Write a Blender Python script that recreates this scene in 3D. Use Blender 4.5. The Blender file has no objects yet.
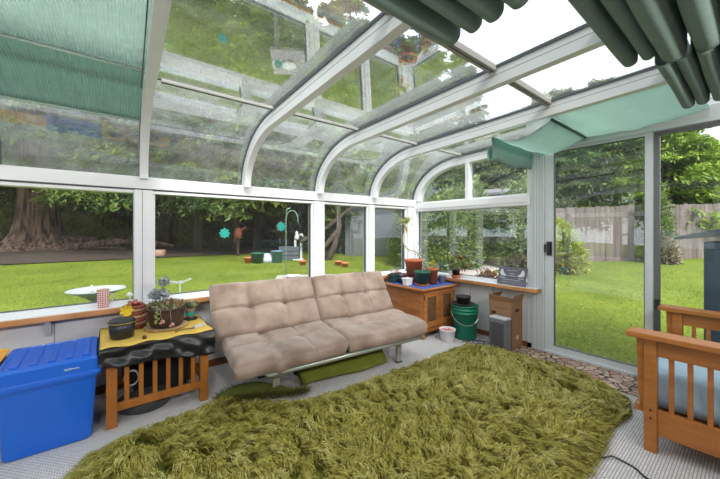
import bpy, math, random
import numpy as np
from mathutils import Vector, Matrix
random.seed(7); RNG = np.random.default_rng(7)
PI = math.pi
C = bpy.context.scene.collection

# ------------------------------------------------------------------ materials
MATS = {}
def mat(name, col, rough=0.6, metal=0.0, var=0.0, vscale=8.0, col2=None, bump=0.0, bscale=None,
        stretch=(1, 1, 1), spec=0.5, trans=0.0, detail=4, contrast=(0.3, 0.7), sheen=0.0, coat=0.0):
    if name in MATS: return MATS[name]
    m = bpy.data.materials.new(name); m.use_nodes = True
    nt = m.node_tree; nt.nodes.clear(); N = nt.nodes.new; L = nt.links.new
    out = N('ShaderNodeOutputMaterial'); b = N('ShaderNodeBsdfPrincipled')
    b.inputs['Base Color'].default_value = (*col, 1); b.inputs['Roughness'].default_value = rough
    b.inputs['Metallic'].default_value = metal; b.inputs['Specular IOR Level'].default_value = spec
    if sheen: b.inputs['Sheen Weight'].default_value = sheen
    if coat: b.inputs['Coat Weight'].default_value = coat
    if var or col2 or bump:
        tc = N('ShaderNodeTexCoord'); mp = N('ShaderNodeMapping'); mp.inputs['Scale'].default_value = stretch
        L(tc.outputs['Object'], mp.inputs['Vector'])
        nz = N('ShaderNodeTexNoise'); nz.inputs['Scale'].default_value = vscale; nz.inputs['Detail'].default_value = detail
        L(mp.outputs['Vector'], nz.inputs['Vector'])
        if var or col2:
            cr = N('ShaderNodeValToRGB'); cr.color_ramp.elements[0].position = contrast[0]; cr.color_ramp.elements[1].position = contrast[1]
            c2 = col2 if col2 else tuple(min(1, c * (1 + var)) for c in col)
            c1 = col if col2 else tuple(c * (1 - var) for c in col)
            cr.color_ramp.elements[0].color = (*c1, 1); cr.color_ramp.elements[1].color = (*c2, 1)
            L(nz.outputs['Fac'], cr.inputs['Fac']); L(cr.outputs['Color'], b.inputs['Base Color'])
        if bump:
            nb = N('ShaderNodeTexNoise'); nb.inputs['Scale'].default_value = bscale or vscale * 3; nb.inputs['Detail'].default_value = 3
            L(mp.outputs['Vector'], nb.inputs['Vector'])
            bp = N('ShaderNodeBump'); bp.inputs['Strength'].default_value = bump; bp.inputs['Distance'].default_value = 0.01
            L(nb.outputs['Fac'], bp.inputs['Height']); L(bp.outputs['Normal'], b.inputs['Normal'])
    if trans:
        t = N('ShaderNodeBsdfTranslucent'); mx = N('ShaderNodeMixShader'); mx.inputs[0].default_value = trans
        src = b.inputs['Base Color'].links[0].from_socket if b.inputs['Base Color'].links else None
        if src: L(src, t.inputs['Color'])
        else: t.inputs['Color'].default_value = (*col, 1)
        L(b.outputs[0], mx.inputs[1]); L(t.outputs[0], mx.inputs[2]); L(mx.outputs[0], out.inputs[0])
    else: L(b.outputs[0], out.inputs[0])
    MATS[name] = m; return m

def glass_mat(name, f0, power=4.5, dirt=0.05, dirt_scale=3.0, tint=(0.97, 0.99, 0.98)):
    """thin window glass: clear transmission, mirror reflection that grows at grazing angles, a film of dust"""
    m = bpy.data.materials.new(name); m.use_nodes = True
    nt = m.node_tree; nt.nodes.clear(); N = nt.nodes.new; L = nt.links.new
    out = N('ShaderNodeOutputMaterial')
    lw = N('ShaderNodeLayerWeight'); lw.inputs['Blend'].default_value = 0.5
    p = N('ShaderNodeMath'); p.operation = 'POWER'; L(lw.outputs['Facing'], p.inputs[0]); p.inputs[1].default_value = power
    mr = N('ShaderNodeMapRange'); L(p.outputs[0], mr.inputs['Value']); mr.inputs['To Min'].default_value = f0; mr.inputs['To Max'].default_value = 0.95
    tr = N('ShaderNodeBsdfTransparent'); tr.inputs['Color'].default_value = (*tint, 1)
    gl = N('ShaderNodeBsdfGlossy'); gl.inputs['Roughness'].default_value = 0.0; gl.inputs['Color'].default_value = (.97, .98, .98, 1)
    m1 = N('ShaderNodeMixShader'); L(mr.outputs[0], m1.inputs[0]); L(tr.outputs[0], m1.inputs[1]); L(gl.outputs[0], m1.inputs[2])
    tc = N('ShaderNodeTexCoord'); nz = N('ShaderNodeTexNoise'); nz.inputs['Scale'].default_value = dirt_scale; nz.inputs['Detail'].default_value = 8
    nz.inputs['Roughness'].default_value = .7; L(tc.outputs['Object'], nz.inputs['Vector'])
    dr = N('ShaderNodeMapRange'); L(nz.outputs['Fac'], dr.inputs['Value']); dr.inputs['From Min'].default_value = .35; dr.inputs['From Max'].default_value = .75
    dr.inputs['To Min'].default_value = dirt * .35; dr.inputs['To Max'].default_value = dirt * 1.8
    df = N('ShaderNodeBsdfDiffuse'); df.inputs['Color'].default_value = (.72, .75, .74, 1)
    tl = N('ShaderNodeBsdfTranslucent'); tl.inputs['Color'].default_value = (.75, .78, .77, 1)
    md = N('ShaderNodeMixShader'); md.inputs[0].default_value = .55; L(df.outputs[0], md.inputs[1]); L(tl.outputs[0], md.inputs[2])
    m2 = N('ShaderNodeMixShader'); L(dr.outputs[0], m2.inputs[0]); L(m1.outputs[0], m2.inputs[1]); L(md.outputs[0], m2.inputs[2])
    L(m2.outputs[0], out.inputs[0]); MATS[name] = m; return m

WHITE = mat('white_aluminium', (.80, .81, .83), .35, spec=.5, var=.03, vscale=2)
GREYW = mat('painted_grey_white', (.62, .65, .68), .45, var=.05, vscale=3)
BLACKR = mat('black_rubber', (.03, .03, .035), .6)
GROOVE = mat('dark_groove', (.09, .10, .12), .7)
DGREY = mat('dark_grey_metal', (.16, .17, .18), .45)
BLKP = mat('black_plastic', (.018, .018, .022), .35)
SILLW = mat('sill_wood', (.42, .17, .06), .45, col2=(.62, .30, .12), vscale=5, stretch=(1, 1, 1))
BASEW = mat('baseboard_wood', (.20, .075, .03), .5, var=.25)
ORAW = mat('orange_pine', (.30, .10, .018), .4, col2=(.42, .155, .03), vscale=3, stretch=(6, 1, 1))
CHRW = mat('chair_wood', (.36, .12, .022), .42, col2=(.50, .19, .045), vscale=4, stretch=(6, 1, 6))
CABW = mat('cabinet_wood', (.27, .085, .022), .42, col2=(.47, .19, .055), vscale=3.5, stretch=(1, 1, 6))
SUEDE = mat('beige_suede', (.215, .15, .12), .92, col2=(.37, .28, .235), vscale=6, bump=.5, bscale=16, sheen=.25, spec=.2)
SILV = mat('silver_steel', (.52, .55, .50), .35, metal=.6)
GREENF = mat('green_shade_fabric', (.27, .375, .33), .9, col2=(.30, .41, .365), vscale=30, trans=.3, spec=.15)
GREENE = mat('green_shade_eave', (.36, .50, .45), .9, col2=(.41, .55, .50), vscale=25, trans=.5, spec=.15)  # ribbed shade cloth again, painted darker where less daylight passes through
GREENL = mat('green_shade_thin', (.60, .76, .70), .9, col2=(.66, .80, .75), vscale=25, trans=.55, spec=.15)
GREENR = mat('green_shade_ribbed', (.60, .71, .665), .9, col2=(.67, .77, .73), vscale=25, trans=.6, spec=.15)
BLUE = mat('blue_plastic', (.006, .12, .62), .32, var=.06, vscale=3, coat=.2)
KNEE = mat('knee_wall_paint', (.68, .68, .71), .7, var=.07, vscale=4, bump=.1)
SIDING = mat('house_siding', (.36, .27, .24), .8, var=.08, vscale=1.5)
GLASS = glass_mat('window_glass', .04, 4.5, .010)
GLASSB = glass_mat('window_glass_double', .075, 4.0, .016)
GLASSR = glass_mat('roof_glass', .15, 3.0, .035, 5)
GLASSE = glass_mat('eave_glass', .11, 3.4, .12, 7)
TERRA = mat('terracotta', (.46, .13, .055), .75, var=.12, vscale=12)
TERRD = mat('terracotta_orange', (.55, .14, .06), .6)
DGREEN = mat('dark_green_plastic', (.006, .085, .05), .4)
BGREEN = mat('bucket_green', (.005, .17, .10), .4)
SOIL = mat('soil', (.035, .022, .015), .95, var=.3, vscale=60, bump=.5)
BROWNP = mat('brown_pot', (.05, .03, .028), .45)
LEAFD = mat('leaf_succulent', (.12, .15, .06), .55, col2=(.36, .36, .20), vscale=25, trans=.1)
LEAFS = mat('leaf_silver', (.26, .29, .32), .8, col2=(.52, .56, .60), vscale=30, trans=.1)
LEAFY = mat('leaf_yellow_green', (.38, .42, .08), .5, col2=(.60, .60, .18), vscale=10, trans=.2)
LEAFR = mat('leaf_dead', (.45, .19, .06), .8, var=.2, vscale=20)
STEMP = mat('pale_stem', (.52, .48, .38), .8, var=.15, vscale=40)
STEMB = mat('brown_stem', (.17, .11, .06), .8)
CARD = mat('cardboard', (.30, .165, .085), .85, var=.07, vscale=4)
YEL = mat('yellow_cloth', (.66, .44, .08), .8, var=.08, vscale=12)
YELB = mat('bright_yellow', (.85, .62, .02), .6)
WHT = mat('white_plastic', (.75, .76, .78), .45)
CREAM = mat('cream_ceramic', (.80, .80, .76), .35)
BAG = mat('black_bag', (.012, .012, .014), .34, spec=.5)
PINK = mat('pink_liner', (.68, .26, .28), .7)
TEAL = mat('teal_vinyl', (.05, .55, .48), .5, trans=.5)
BLUEM = mat('blue_mat', (.07, .12, .42), .6, var=.25, vscale=18)
HEATF = mat('heater_silver', (.19, .205, .235), .4, metal=.3)
HEATD = mat('heater_dark', (.10, .11, .13), .5)
CUSHB = mat('pale_blue_fabric', (.36, .50, .62), .9, var=.06, vscale=12, sheen=.2)
OLIVE = mat('olive_backing', (.14, .17, .015), .9, var=.12, vscale=7)
BARK = mat('tree_bark', (.025, .013, .009), .95, col2=(.17, .105, .08), vscale=3, stretch=(3.5, 3.5, .25), bump=1.0, bscale=9, contrast=(.38, .62))
BARKD = mat('dark_bark', (.035, .025, .018), .95, col2=(.09, .065, .05), vscale=4, stretch=(3, 3, .4))
FENCEW = mat('fence_wood', (.085, .065, .062), .9, col2=(.19, .155, .15), vscale=2.2, stretch=(3.5, 3.5, .3))
SHEDG = mat('shed_grey', (.10, .105, .115), .8, var=.1, vscale=2)
SHEDB = mat('shed_blue', (.06, .11, .17), .7, var=.12, vscale=2)
MULCH = mat('mulch', (.018, .011, .007), 1, col2=(.065, .04, .028), vscale=6, bump=.7, bscale=20, detail=8)
GRAVEL = mat('gravel_path', (.30, .27, .25), 1, col2=(.42, .38, .35), vscale=14, detail=8)

def leafmat(name, a, b, scale=1.3):
    return mat(name, a, .65, col2=b, vscale=scale, trans=.35, spec=.25, detail=6)
CON1 = leafmat('conifer_green', (.022, .05, .012), (.19, .27, .045))
CON2 = leafmat('conifer_dark', (.022, .05, .018), (.085, .15, .045))
CON3 = leafmat('conifer_bright', (.04, .08, .015), (.30, .38, .05))
BRD1 = leafmat('broadleaf_mid', (.07, .12, .03), (.24, .32, .10), 1.6)
BRD2 = leafmat('broadleaf_yellow', (.15, .19, .03), (.50, .54, .11), 1.6)
BRD3 = leafmat('broadleaf_light', (.10, .16, .05), (.34, .42, .18), 1.2)

# ------------------------------------------------------------------ mesh helper
class MB:
    def __init__(s): s.v = []; s.f = []; s.m = []; s.sm = []
    def add(s, vs, fs, mi=0, smooth=False):
        o = len(s.v); s.v += [tuple(p) for p in vs]
        s.f += [tuple(i + o for i in f) for f in fs]; s.m += [mi] * len(fs); s.sm += [smooth] * len(fs); return s
    def box(s, a, b, mi=0, M=None):
        x0, y0, z0 = a; x1, y1, z1 = b
        x0, x1 = sorted((x0, x1)); y0, y1 = sorted((y0, y1)); z0, z1 = sorted((z0, z1))
        vs = [(x0,y0,z0),(x1,y0,z0),(x1,y1,z0),(x0,y1,z0),(x0,y0,z1),(x1,y0,z1),(x1,y1,z1),(x0,y1,z1)]
        if M: vs = [M @ Vector(p) for p in vs]
        return s.add(vs, [(0,3,2,1),(4,5,6,7),(0,1,5,4),(1,2,6,5),(2,3,7,6),(3,0,4,7)], mi)
    def lathe(s, prof, c=(0, 0, 0), n=28, mi=0, smooth=True, sx=1, sy=1, wob=None):
        vs = []; k = len(prof)
        for i in range(n):
            a = 2 * PI * i / n
            for r, z in prof:
                rr = r * (wob(a, z) if wob else 1)
                vs.append((c[0] + rr * math.cos(a) * sx, c[1] + rr * math.sin(a) * sy, c[2] + z))
        fs = []
        for i in range(n):
            j = (i + 1) % n
            for q in range(k - 1): fs.append((i*k+q, j*k+q, j*k+q+1, i*k+q+1))
        return s.add(vs, fs, mi, smooth)
    def tube(s, pts, r, n=8, mi=0, smooth=True, caps=True):
        pts = [Vector(p) for p in pts]; K = len(pts)
        rs = r if isinstance(r, (list, tuple)) else [r] * K
        vs = []; up = Vector((0, 0, 1)); prev = None
        for i, p in enumerate(pts):
            d = (pts[min(i+1, K-1)] - pts[max(i-1, 0)]).normalized()
            if prev is None:
                a = d.cross(up)
                if a.length < 1e-3: a = d.cross(Vector((1, 0, 0)))
            else: a = prev - d * prev.dot(d)
            if a.length < 1e-6: a = d.orthogonal()
            a.normalize(); prev = a; b = d.cross(a)
            for q in range(n):
                t = 2 * PI * q / n; vs.append(p + (a * math.cos(t) + b * math.sin(t)) * rs[i])
        fs = []
        for i in range(K - 1):
            for q in range(n): fs.append((i*n+q, i*n+(q+1) % n, (i+1)*n+(q+1) % n, (i+1)*n+q))
        if caps: fs.append(tuple(range(n))[::-1]); fs.append(tuple((K-1)*n+q for q in range(n)))
        return s.add(vs, fs, mi, smooth)
    def grid(s, rows, mi=0, smooth=True, closed=False):
        R = len(rows); K = len(rows[0]); vs = [p for r in rows for p in r]; fs = []
        for i in range(R - 1):
            for j in range(K - (0 if closed else 1)): fs.append((i*K+j, i*K+(j+1) % K, (i+1)*K+(j+1) % K, (i+1)*K+j))
        return s.add(vs, fs, mi, smooth)
    def prism(s, poly, y0, y1, axis='y', mi=0, M=None):
        n = len(poly); f = (lambda p, t: (p[0], t, p[1])) if axis == 'y' else ((lambda p, t: (t, p[0], p[1])) if axis == 'x' else (lambda p, t: (p[0], p[1], t)))
        vs = [f(p, y0) for p in poly] + [f(p, y1) for p in poly]
        if M: vs = [M @ Vector(p) for p in vs]
        fs = [tuple(range(n)), tuple(range(2*n-1, n-1, -1))] + [(i, i+n, (i+1) % n+n, (i+1) % n) for i in range(n)]
        return s.add(vs, fs, mi)
    def build(s, name, mats, parent=None, bevel=0, solid=0, sub=0, M=None, fix=True):
        if not isinstance(mats, (list, tuple)): mats = [mats]
        me = bpy.data.meshes.new(name); me.from_pydata(s.v, [], s.f)
        me.polygons.foreach_set('material_index', s.m); me.polygons.foreach_set('use_smooth', s.sm)
        if M: me.transform(M)
        if fix:
            import bmesh
            bm = bmesh.new(); bm.from_mesh(me); bmesh.ops.recalc_face_normals(bm, faces=bm.faces); bm.to_mesh(me); bm.free()
        me.update()
        for m in mats: me.materials.append(m)
        o = bpy.data.objects.new(name, me); C.objects.link(o)
        if parent: o.parent = parent
        if bevel:
            b = o.modifiers.new('bevel', 'BEVEL'); b.width = bevel; b.segments = 2; b.limit_method = 'ANGLE'; b.angle_limit = .9
        if solid:
            b = o.modifiers.new('solid', 'SOLIDIFY'); b.thickness = solid; b.offset = 0
        if sub:
            b = o.modifiers.new('sub', 'SUBSURF'); b.levels = sub; b.render_levels = sub
        return o

def tag(o, label=None, cat=None, group=None, kind=None):
    if label: o['label'] = label
    if cat: o['category'] = cat
    if group: o['group'] = group
    if kind: o['kind'] = kind
    return o
def thing(name, label, cat, loc=(0, 0, 0), rz=0, group=None):
    o = bpy.data.objects.new(name, None); C.objects.link(o); o.empty_display_size = .1
    o.location = loc; o.rotation_euler = (0, 0, rz); return tag(o, label, cat, group)
def struct(name, label=None, cat=None):
    o = bpy.data.objects.new(name, None); C.objects.link(o); return tag(o, label, cat, kind='structure')
def copy_tree(o, loc=None, rz=None, scale=None, label=None, parent=None):
    c = o.copy(); C.objects.link(c)
    if parent: c.parent = parent
    if loc is not None: c.location = loc
    if rz is not None: c.rotation_euler = (0, 0, rz)
    if scale is not None: c.scale = scale if isinstance(scale, tuple) else (scale,) * 3
    if label: c['label'] = label
    for ch in list(o.children): copy_tree(ch, parent=c)
    return c
def fastmesh(name, V, F, mats, parent=None, mi=None, smooth=False):
    """V (n,3) array, F (m,k) int array"""
    me = bpy.data.meshes.new(name); m, k = F.shape
    me.vertices.add(len(V)); me.vertices.foreach_set('co', V.astype(np.float32).ravel())
    me.loops.add(m * k); me.loops.foreach_set('vertex_index', F.astype(np.int32).ravel())
    me.polygons.add(m); me.polygons.foreach_set('loop_start', np.arange(0, m*k, k, dtype=np.int32))
    me.polygons.foreach_set('loop_total', np.full(m, k, dtype=np.int32))
    if mi is not None: me.polygons.foreach_set('material_index', mi.astype(np.int32))
    if smooth: me.polygons.foreach_set('use_smooth', np.ones(m, dtype=bool))
    me.update(calc_edges=True); me.validate()
    for q in (mats if isinstance(mats, list) else [mats]): me.materials.append(q)
    o = bpy.data.objects.new(name, me); C.objects.link(o)
    if parent: o.parent = parent
    return o

# ------------------------------------------------------------------ camera + render look
CAM = Vector((-3.50, -3.11, 1.235)); YAW = math.atan2(400, 320)
cd = bpy.data.cameras.new('camera'); cam = bpy.data.objects.new('camera', cd); C.objects.link(cam)
cam.location = CAM; cam.rotation_euler = (PI/2, 0, -(PI/2 - YAW)); cd.sensor_width = 36; cd.lens = 16.0; cd.shift_y = -9.5/720; cd.clip_start = .02
bpy.context.scene.camera = cam
sc = bpy.context.scene
sc.view_settings.view_transform = 'Standard'; sc.view_settings.look = 'None'; sc.view_settings.gamma = 1; sc.view_settings.exposure = 1.0
sc.view_settings.use_curve_mapping = False
sc.cycles.transparent_max_bounces = 24; sc.cycles.max_bounces = 10
sc.cycles.caustics_reflective = False
EX = Vector((math.sin(YAW), math.cos(YAW))); EY = Vector((-math.cos(YAW), math.sin(YAW)))
def ground_z(x, y):
    d = math.hypot(max(0, x), max(0, y)); 
    return -.12 + .042 * min(d, 14)
def spot(u, f):
    """a place in the garden, by bearing and distance from the middle of the room"""
    r = (u - 360) / 320 * f
    x = CAM.x + r*EX.x + f*EX.y; y = CAM.y + r*EY.x + f*EY.y
    return (x, y, ground_z(x, y))

# world: bright overcast sky
w = bpy.data.worlds.new('world'); sc.world = w; w.use_nodes = True; nt = w.node_tree; nt.nodes.clear()
N = nt.nodes.new; L = nt.links.new
bg = N('ShaderNodeBackground'); wo = N('ShaderNodeOutputWorld'); tc = N('ShaderNodeTexCoord'); nz = N('ShaderNodeTexNoise')
nz.inputs['Scale'].default_value = 2.2; nz.inputs['Detail'].default_value = 5
cr = N('ShaderNodeValToRGB'); cr.color_ramp.elements[0].position = .3; cr.color_ramp.elements[1].position = .65
cr.color_ramp.elements[0].color = (.70, .80, .92, 1); cr.color_ramp.elements[1].color = (.96, .98, 1, 1)
L(tc.outputs['Generated'], nz.inputs['Vector']); L(nz.outputs['Fac'], cr.inputs['Fac']); L(cr.outputs[0], bg.inputs[0]); L(bg.outputs[0], wo.inputs[0])
bg.inputs[1].default_value = 1.35
sd = bpy.data.lights.new('sun', 'SUN'); so = bpy.data.objects.new('sun', sd); C.objects.link(so)
sd.energy = 3.3; sd.angle = math.radians(22); sd.color = (1, .97, .9); so.rotation_euler = (math.radians(43), math.radians(-16), 0)

# two added fill lights behind the camera, brightening the interior
for lx, le in ((-4.6, 20), (-1.9, 20)):
    ld = bpy.data.lights.new('fill_light', 'AREA'); lo = bpy.data.objects.new('fill_light', ld); C.objects.link(lo)
    ld.shape = 'RECTANGLE'; ld.size = 1.6; ld.size_y = .16; ld.energy = le; ld.color = (1, .97, .93)
    lo.location = (lx, -3.80, 1.975); lo.rotation_euler = (math.radians(90), 0, math.radians(0))
# ------------------------------------------------------------------ room shell
XL, YB = -5.6875, -3.95
BX = [-4.875, -4.0625, -3.25, -2.4375, -1.625, -.8125]
def carpet_mat():
    m = bpy.data.materials.new('ribbed_carpet'); m.use_nodes = True; nt = m.node_tree; N = nt.nodes.new; L = nt.links.new
    b = nt.nodes['Principled BSDF']; b.inputs['Roughness'].default_value = .95; b.inputs['Specular IOR Level'].default_value = .15
    tc = N('ShaderNodeTexCoord'); br = N('ShaderNodeTexBrick'); br.offset = .5
    br.inputs['Scale'].default_value = 1; br.inputs['Brick Width'].default_value = .022; br.inputs['Row Height'].default_value = .013
    br.inputs['Mortar Size'].default_value = .0028; br.inputs['Mortar Smooth'].default_value = .6
    br.inputs['Color1'].default_value = (.80, .77, .77, 1); br.inputs['Color2'].default_value = (.66, .64, .64, 1); br.inputs['Mortar'].default_value = (.36, .345, .35, 1)
    nz = N('ShaderNodeTexNoise'); nz.inputs['Scale'].default_value = 3; mx = N('ShaderNodeMixRGB'); mx.blend_type = 'MULTIPLY'; mx.inputs[0].default_value = .1
    L(tc.outputs['Object'], br.inputs['Vector']); L(tc.outputs['Object'], nz.inputs['Vector'])
    L(br.outputs['Color'], mx.inputs[1]); L(nz.outputs['Fac'], mx.inputs[2]); L(mx.outputs[0], b.inputs['Base Color'])
    bp = N('ShaderNodeBump'); bp.inputs['Strength'].default_value = .6; bp.inputs['Distance'].default_value = .004; bp.invert = True
    L(br.outputs['Fac'], bp.inputs['Height']); L(bp.outputs[0], b.inputs['Normal']); return m
MB().box((XL-.05, YB-.05, -.12), (.06, .08, 0)).build('floor', carpet_mat()).__setitem__('kind', 'structure')

# wall_left (the garden wall under the curved eave) : knee wall, siding joints, transom, posts
wl = struct('wall_left')
MB().box((XL-.05, 0.0, -.12), (.07, .09, .615)).build('knee_panel', KNEE, wl)
k = MB()
for x in np.arange(-5.4, -.1, .406): k.box((x, -.003, .05), (x+.006, .001, .615))
k.build('panel_joint', mat('joint_grey', (.33, .34, .36), .8), wl)
t = MB().box((XL-.05, -.03, 1.565), (.07, .09, 1.66)).box((XL-.05, -.015, 1.53), (.07, .09, 1.553))
t.box((XL-.05, -.012, 1.553), (.07, .085, 1.565), 1)
for x in BX + [-2.9]: 
    for dx in (-.02, .02): t.lathe([(0, 0), (.004, 0), (.004, .002), (0, .002)], (x+dx, 0, 0), 6, 1) if False else None
t.build('transom', [WHITE, GROOVE], wl, bevel=.003)
def post(x0, x1, z0=.66, z1=1.555):
    p = MB().box((x0, -.035, z0), (x1, .085, z1)).box((x0+(x1-x0)*.42, -.037, z0), (x0+(x1-x0)*.42+.003, -.034, z1), 1)
    return p.build('post', [WHITE, GROOVE], wl, bevel=.003)
post(-4.935, -4.815); post(-3.313, -3.192); post(-1.683, -1.553); post(-.883, -.80); post(-.17, 0.03)
# wall_right (gable wall) : knee panel, transom, mullion, jamb
wr = struct('wall_right')
MB().box((.0, -1.63, -.12), (.09, 0, .60)).build('knee_panel', KNEE, wr)
MB().box((-.0015, -.9, .05), (0, -.894, .6)).box((-.0015, -.42, .05), (0, -.414, .6)).build('panel_joint', MATS['joint_grey'], wr)
MB().box((-.03, -1.60, 1.53), (.08, -.0, 1.61)).box((-.02, -1.60, 1.50), (.08, -.0, 1.53)).build('transom', WHITE, wr, bevel=.003)
MB().box((-.02, -.888, 1.61), (.06, -.835, 2.10)).build('mullion', WHITE, wr, bevel=.003)
j = MB().box((-.015, -1.63, -.02), (.09, -1.575, 2.12)).box((-.03, -1.745, -.0), (.09, -1.63, 2.1))
for y in (-1.645, -1.675, -1.70, -1.727): j.box((-.034, y-.004, 0), (-.029, y, 2.06), 1)
j.build('jamb_post', [mat('jamb_paint', (.60, .64, .66), .4), mat('jamb_groove', (.36, .39, .41), .5)], wr, bevel=.002)
MB().box((0, -4.0, -.12), (.09, -3.42, 2.1)).build('end_panel', KNEE, wr)
# other two walls
wb = struct('wall_back')
b = MB().box((XL-1.1, YB-.12, -.12), (1.4, YB, 3.5))
for z in np.arange(.15, 3.5, .18): b.box((XL-1.1, YB-.001, z), (1.4, YB+.006, z+.172))
b.build('siding', SIDING, wb)
wn = struct('wall_near')
MB().box((XL-.1, YB, -.12), (XL, 0.09, .6)).build('knee_panel', KNEE, wn)
m = MB().box((XL-.09, YB, 1.55), (XL-.01, .05, 1.65))
for y in (-3.9, -2.6, -1.3, -.05): m.box((XL-.08, y-.05, .6), (XL-.01, y+.05, 2.1))
m.build('frame_member', WHITE, wn, bevel=.003)
MB().box((XL-.05, YB, .6), (XL-.044, -.0, 2.15)).build('pane', GLASS, wn)

# windows -------------------------------------------------
def window(n, plane, a, b, z0, z1, fr=.022, gm=GLASSB, fz=.03, bars=()):
    """plane 'A' (garden wall, runs along x) or 'B' (gable, runs along y)"""
    w = struct('window_%d' % n); m = MB()
    def bx(p, q, r, s, d0, d1, mi=0):
        if plane == 'A': m.box((p, d0, r), (q, d1, s), mi)
        else: m.box((d0, p, r), (d1, q, s), mi)
    bx(a, b, z0, z0+fz, 0, .07); bx(a, b, z1-fr, z1, 0, .07); bx(a, a+fr, z0, z1, 0, .07); bx(b-fr, b, z0, z1, 0, .07)
    g = .003
    bx(a+fr, b-fr, z0+fz, z0+fz+g, .018, .06, 1); bx(a+fr, b-fr, z1-fr-g, z1-fr, .018, .06, 1)
    bx(a+fr, a+fr+g, z0+fz, z1-fr, .018, .06, 1); bx(b-fr-g, b-fr, z0+fz, z1-fr, .018, .06, 1)
    m.build('window_frame', [WHITE, GROOVE], w)
    p = MB()
    if plane == 'A': p.box((a+fr, .034, z0+fz), (b-fr, .040, z1-fr))
    else: p.box((.034, a+fr, z0+fz), (.040, b-fr, z1-fr))
    p.build('pane', gm, w); return w
window(1, 'A', -4.815, -3.313, .655, 1.56, .004, GLASS)
window(2, 'A', -3.192, -1.683, .655, 1.553, .02, GLASS)
window(3, 'A', -1.553, -.883, .655, 1.553, .02, GLASS)
window(4, 'A', -.80, -.17, .655, 1.553, .03, GLASS)
window(5, 'B', -1.60, -.03, .635, 1.52, .028, GLASSB, .035)
window(8, 'A', XL, -4.935, .655, 1.553, .02, GLASS)
# sills (oak ledge with white top) and small brackets
def sill(n, a, b):
    s = struct('trim_%d' % n)
    MB().box(a, b, 0).build('ledge_board', SILLW, s, bevel=.006); return s
s1 = sill(1, (XL, -.12, .615), (.0, .0, .655))
MB().box((XL, -.112, .655), (.0, .0, .659)).build('ledge_top', WHITE, s1)
s2 = sill(2, (-.12, -1.72, .598), (0, -.12, .635))
MB().box((-.10, -1.70, .635), (.0, -.11, .639)).build('ledge_top', WHITE, s2)
for x in (-3.80, -4.6, -2.3): 
    MB().prism([(-.09, .612), (0, .612), (0, .50), (-.02, .50)], x-.014, x+.014, 'x').build('bracket', GREYW, s1)
for y in (-.40, -1.20): 
    MB().prism([(-.09, .598), (0, .598), (0, .50), (-.02, .50)], y-.012, y+.012, 'y').build('bracket', GREYW, s2)
tag(MB().box((XL, -.015, 0), (0, 0, .06)).build('baseboard_left', BASEW), kind='structure')
tag(MB().box((-.015, -1.62, 0), (0, -.0, .055)).build('baseboard_right', BASEW), kind='structure')

# gable upper windows following the curved eave ------------
CY, CZ, AY, AZ = -.75, 1.64, .77, .53
def roof_pt(t):
    """outer glass line: t 0..1 round the curve, t>1 metres up the slope"""
    if t <= 1:
        a = t*PI/2; return (CY + AY*math.cos(a), CZ + AZ*math.sin(a))
    d = t-1; return (CY - d, CZ + AZ + .04*d)
def roof_n(t):
    e = .002; p = roof_pt(max(0, t-e)); q = roof_pt(t+e); dy, dz = q[0]-p[0], q[1]-p[1]; l = math.hypot(dy, dz)
    return (dz/l, -dy/l)       # outward normal
TS = [i/18 for i in range(19)] + [1.02, 1.5, 2.2, 3.0, 1 + (-YB + CY)]
def roof_off(t, d):
    p = roof_pt(t); n = roof_n(t); return (p[0] - n[0]*d, p[1] - n[1]*d)
def zin(y, d=.1):
    if y > CY + 1e-6:
        c = min(1, (y-CY)/(AY-d)); return CZ + (AZ-d)*math.sqrt(max(0, 1-c*c))
    return CZ + AZ + .04*(CY-y) - d
for n, y0, y1 in ((6, -.835, -.05), (7, -1.58, -.888)):
    w_ = struct('window_%d' % n)
    ys = np.linspace(y0, y1, 14); poly = [(y0, 1.61), (y1, 1.61)] + [(y, zin(y, .085)) for y in ys[::-1]]
    MB().prism(poly, .034, .040, 'x').build('pane', GLASSB, w_)
    MB().box((0, y0, 1.61), (.06, y1, 1.625)).build('window_frame', WHITE, w_)

# ------------------------------------------------------------------ ceiling : curved-eave glass roof
ce = struct('ceiling')
SEC = [(-.004, .034, 1), (.014, .034, 1), (.014, .0275, 1), (.014, .0275, 0), (.052, .0275, 0), (.052, .0255, 1), (.055, .0255, 1), (.055, .0275, 0), (.112, .0275, 0)]
def rafter(x, sx=1, skew=0.0):
    m = MB(); 
    prof = [(d, w) for d, w, _ in SEC]
    ring = [(d, -w*sx) for d, w in prof] + [(d, w*sx) for d, w in prof[::-1]]
    cols = [1, 1, 0, 0, 1, 1, 1, 0]          # material of segment i -> i+1
    segm = cols + [0] + cols[::-1] + [1]
    K = len(ring)
    vs = []
    for t in TS:
        for d, ox in ring:
            y, z = roof_off(t, d); vs.append((x+ox+skew*min(0, y), y, z))
    fs = {0: [], 1: []}
    for i in range(len(TS)-1):
        for q in range(K): fs[segm[q]].append((i*K+q, i*K+(q+1) % K, (i+1)*K+(q+1) % K, (i+1)*K+q))
    o = len(m.v); m.v += vs
    for mi in (0, 1): m.f += fs[mi]; m.m += [mi]*len(fs[mi]); m.sm += [False]*len(fs[mi])
    m.f += [tuple(range(K)), tuple(range((len(TS)-1)*K, len(TS)*K))]; m.m += [0, 0]; m.sm += [False, False]
    return m.build('rafter', [WHITE, GROOVE], ce)
SKEW = {-3.25: .045, -2.4375: .022}
for x in [XL+.03] + BX: rafter(x, 1, SKEW.get(x, 0))
rafter(.03, 1.7)
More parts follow.
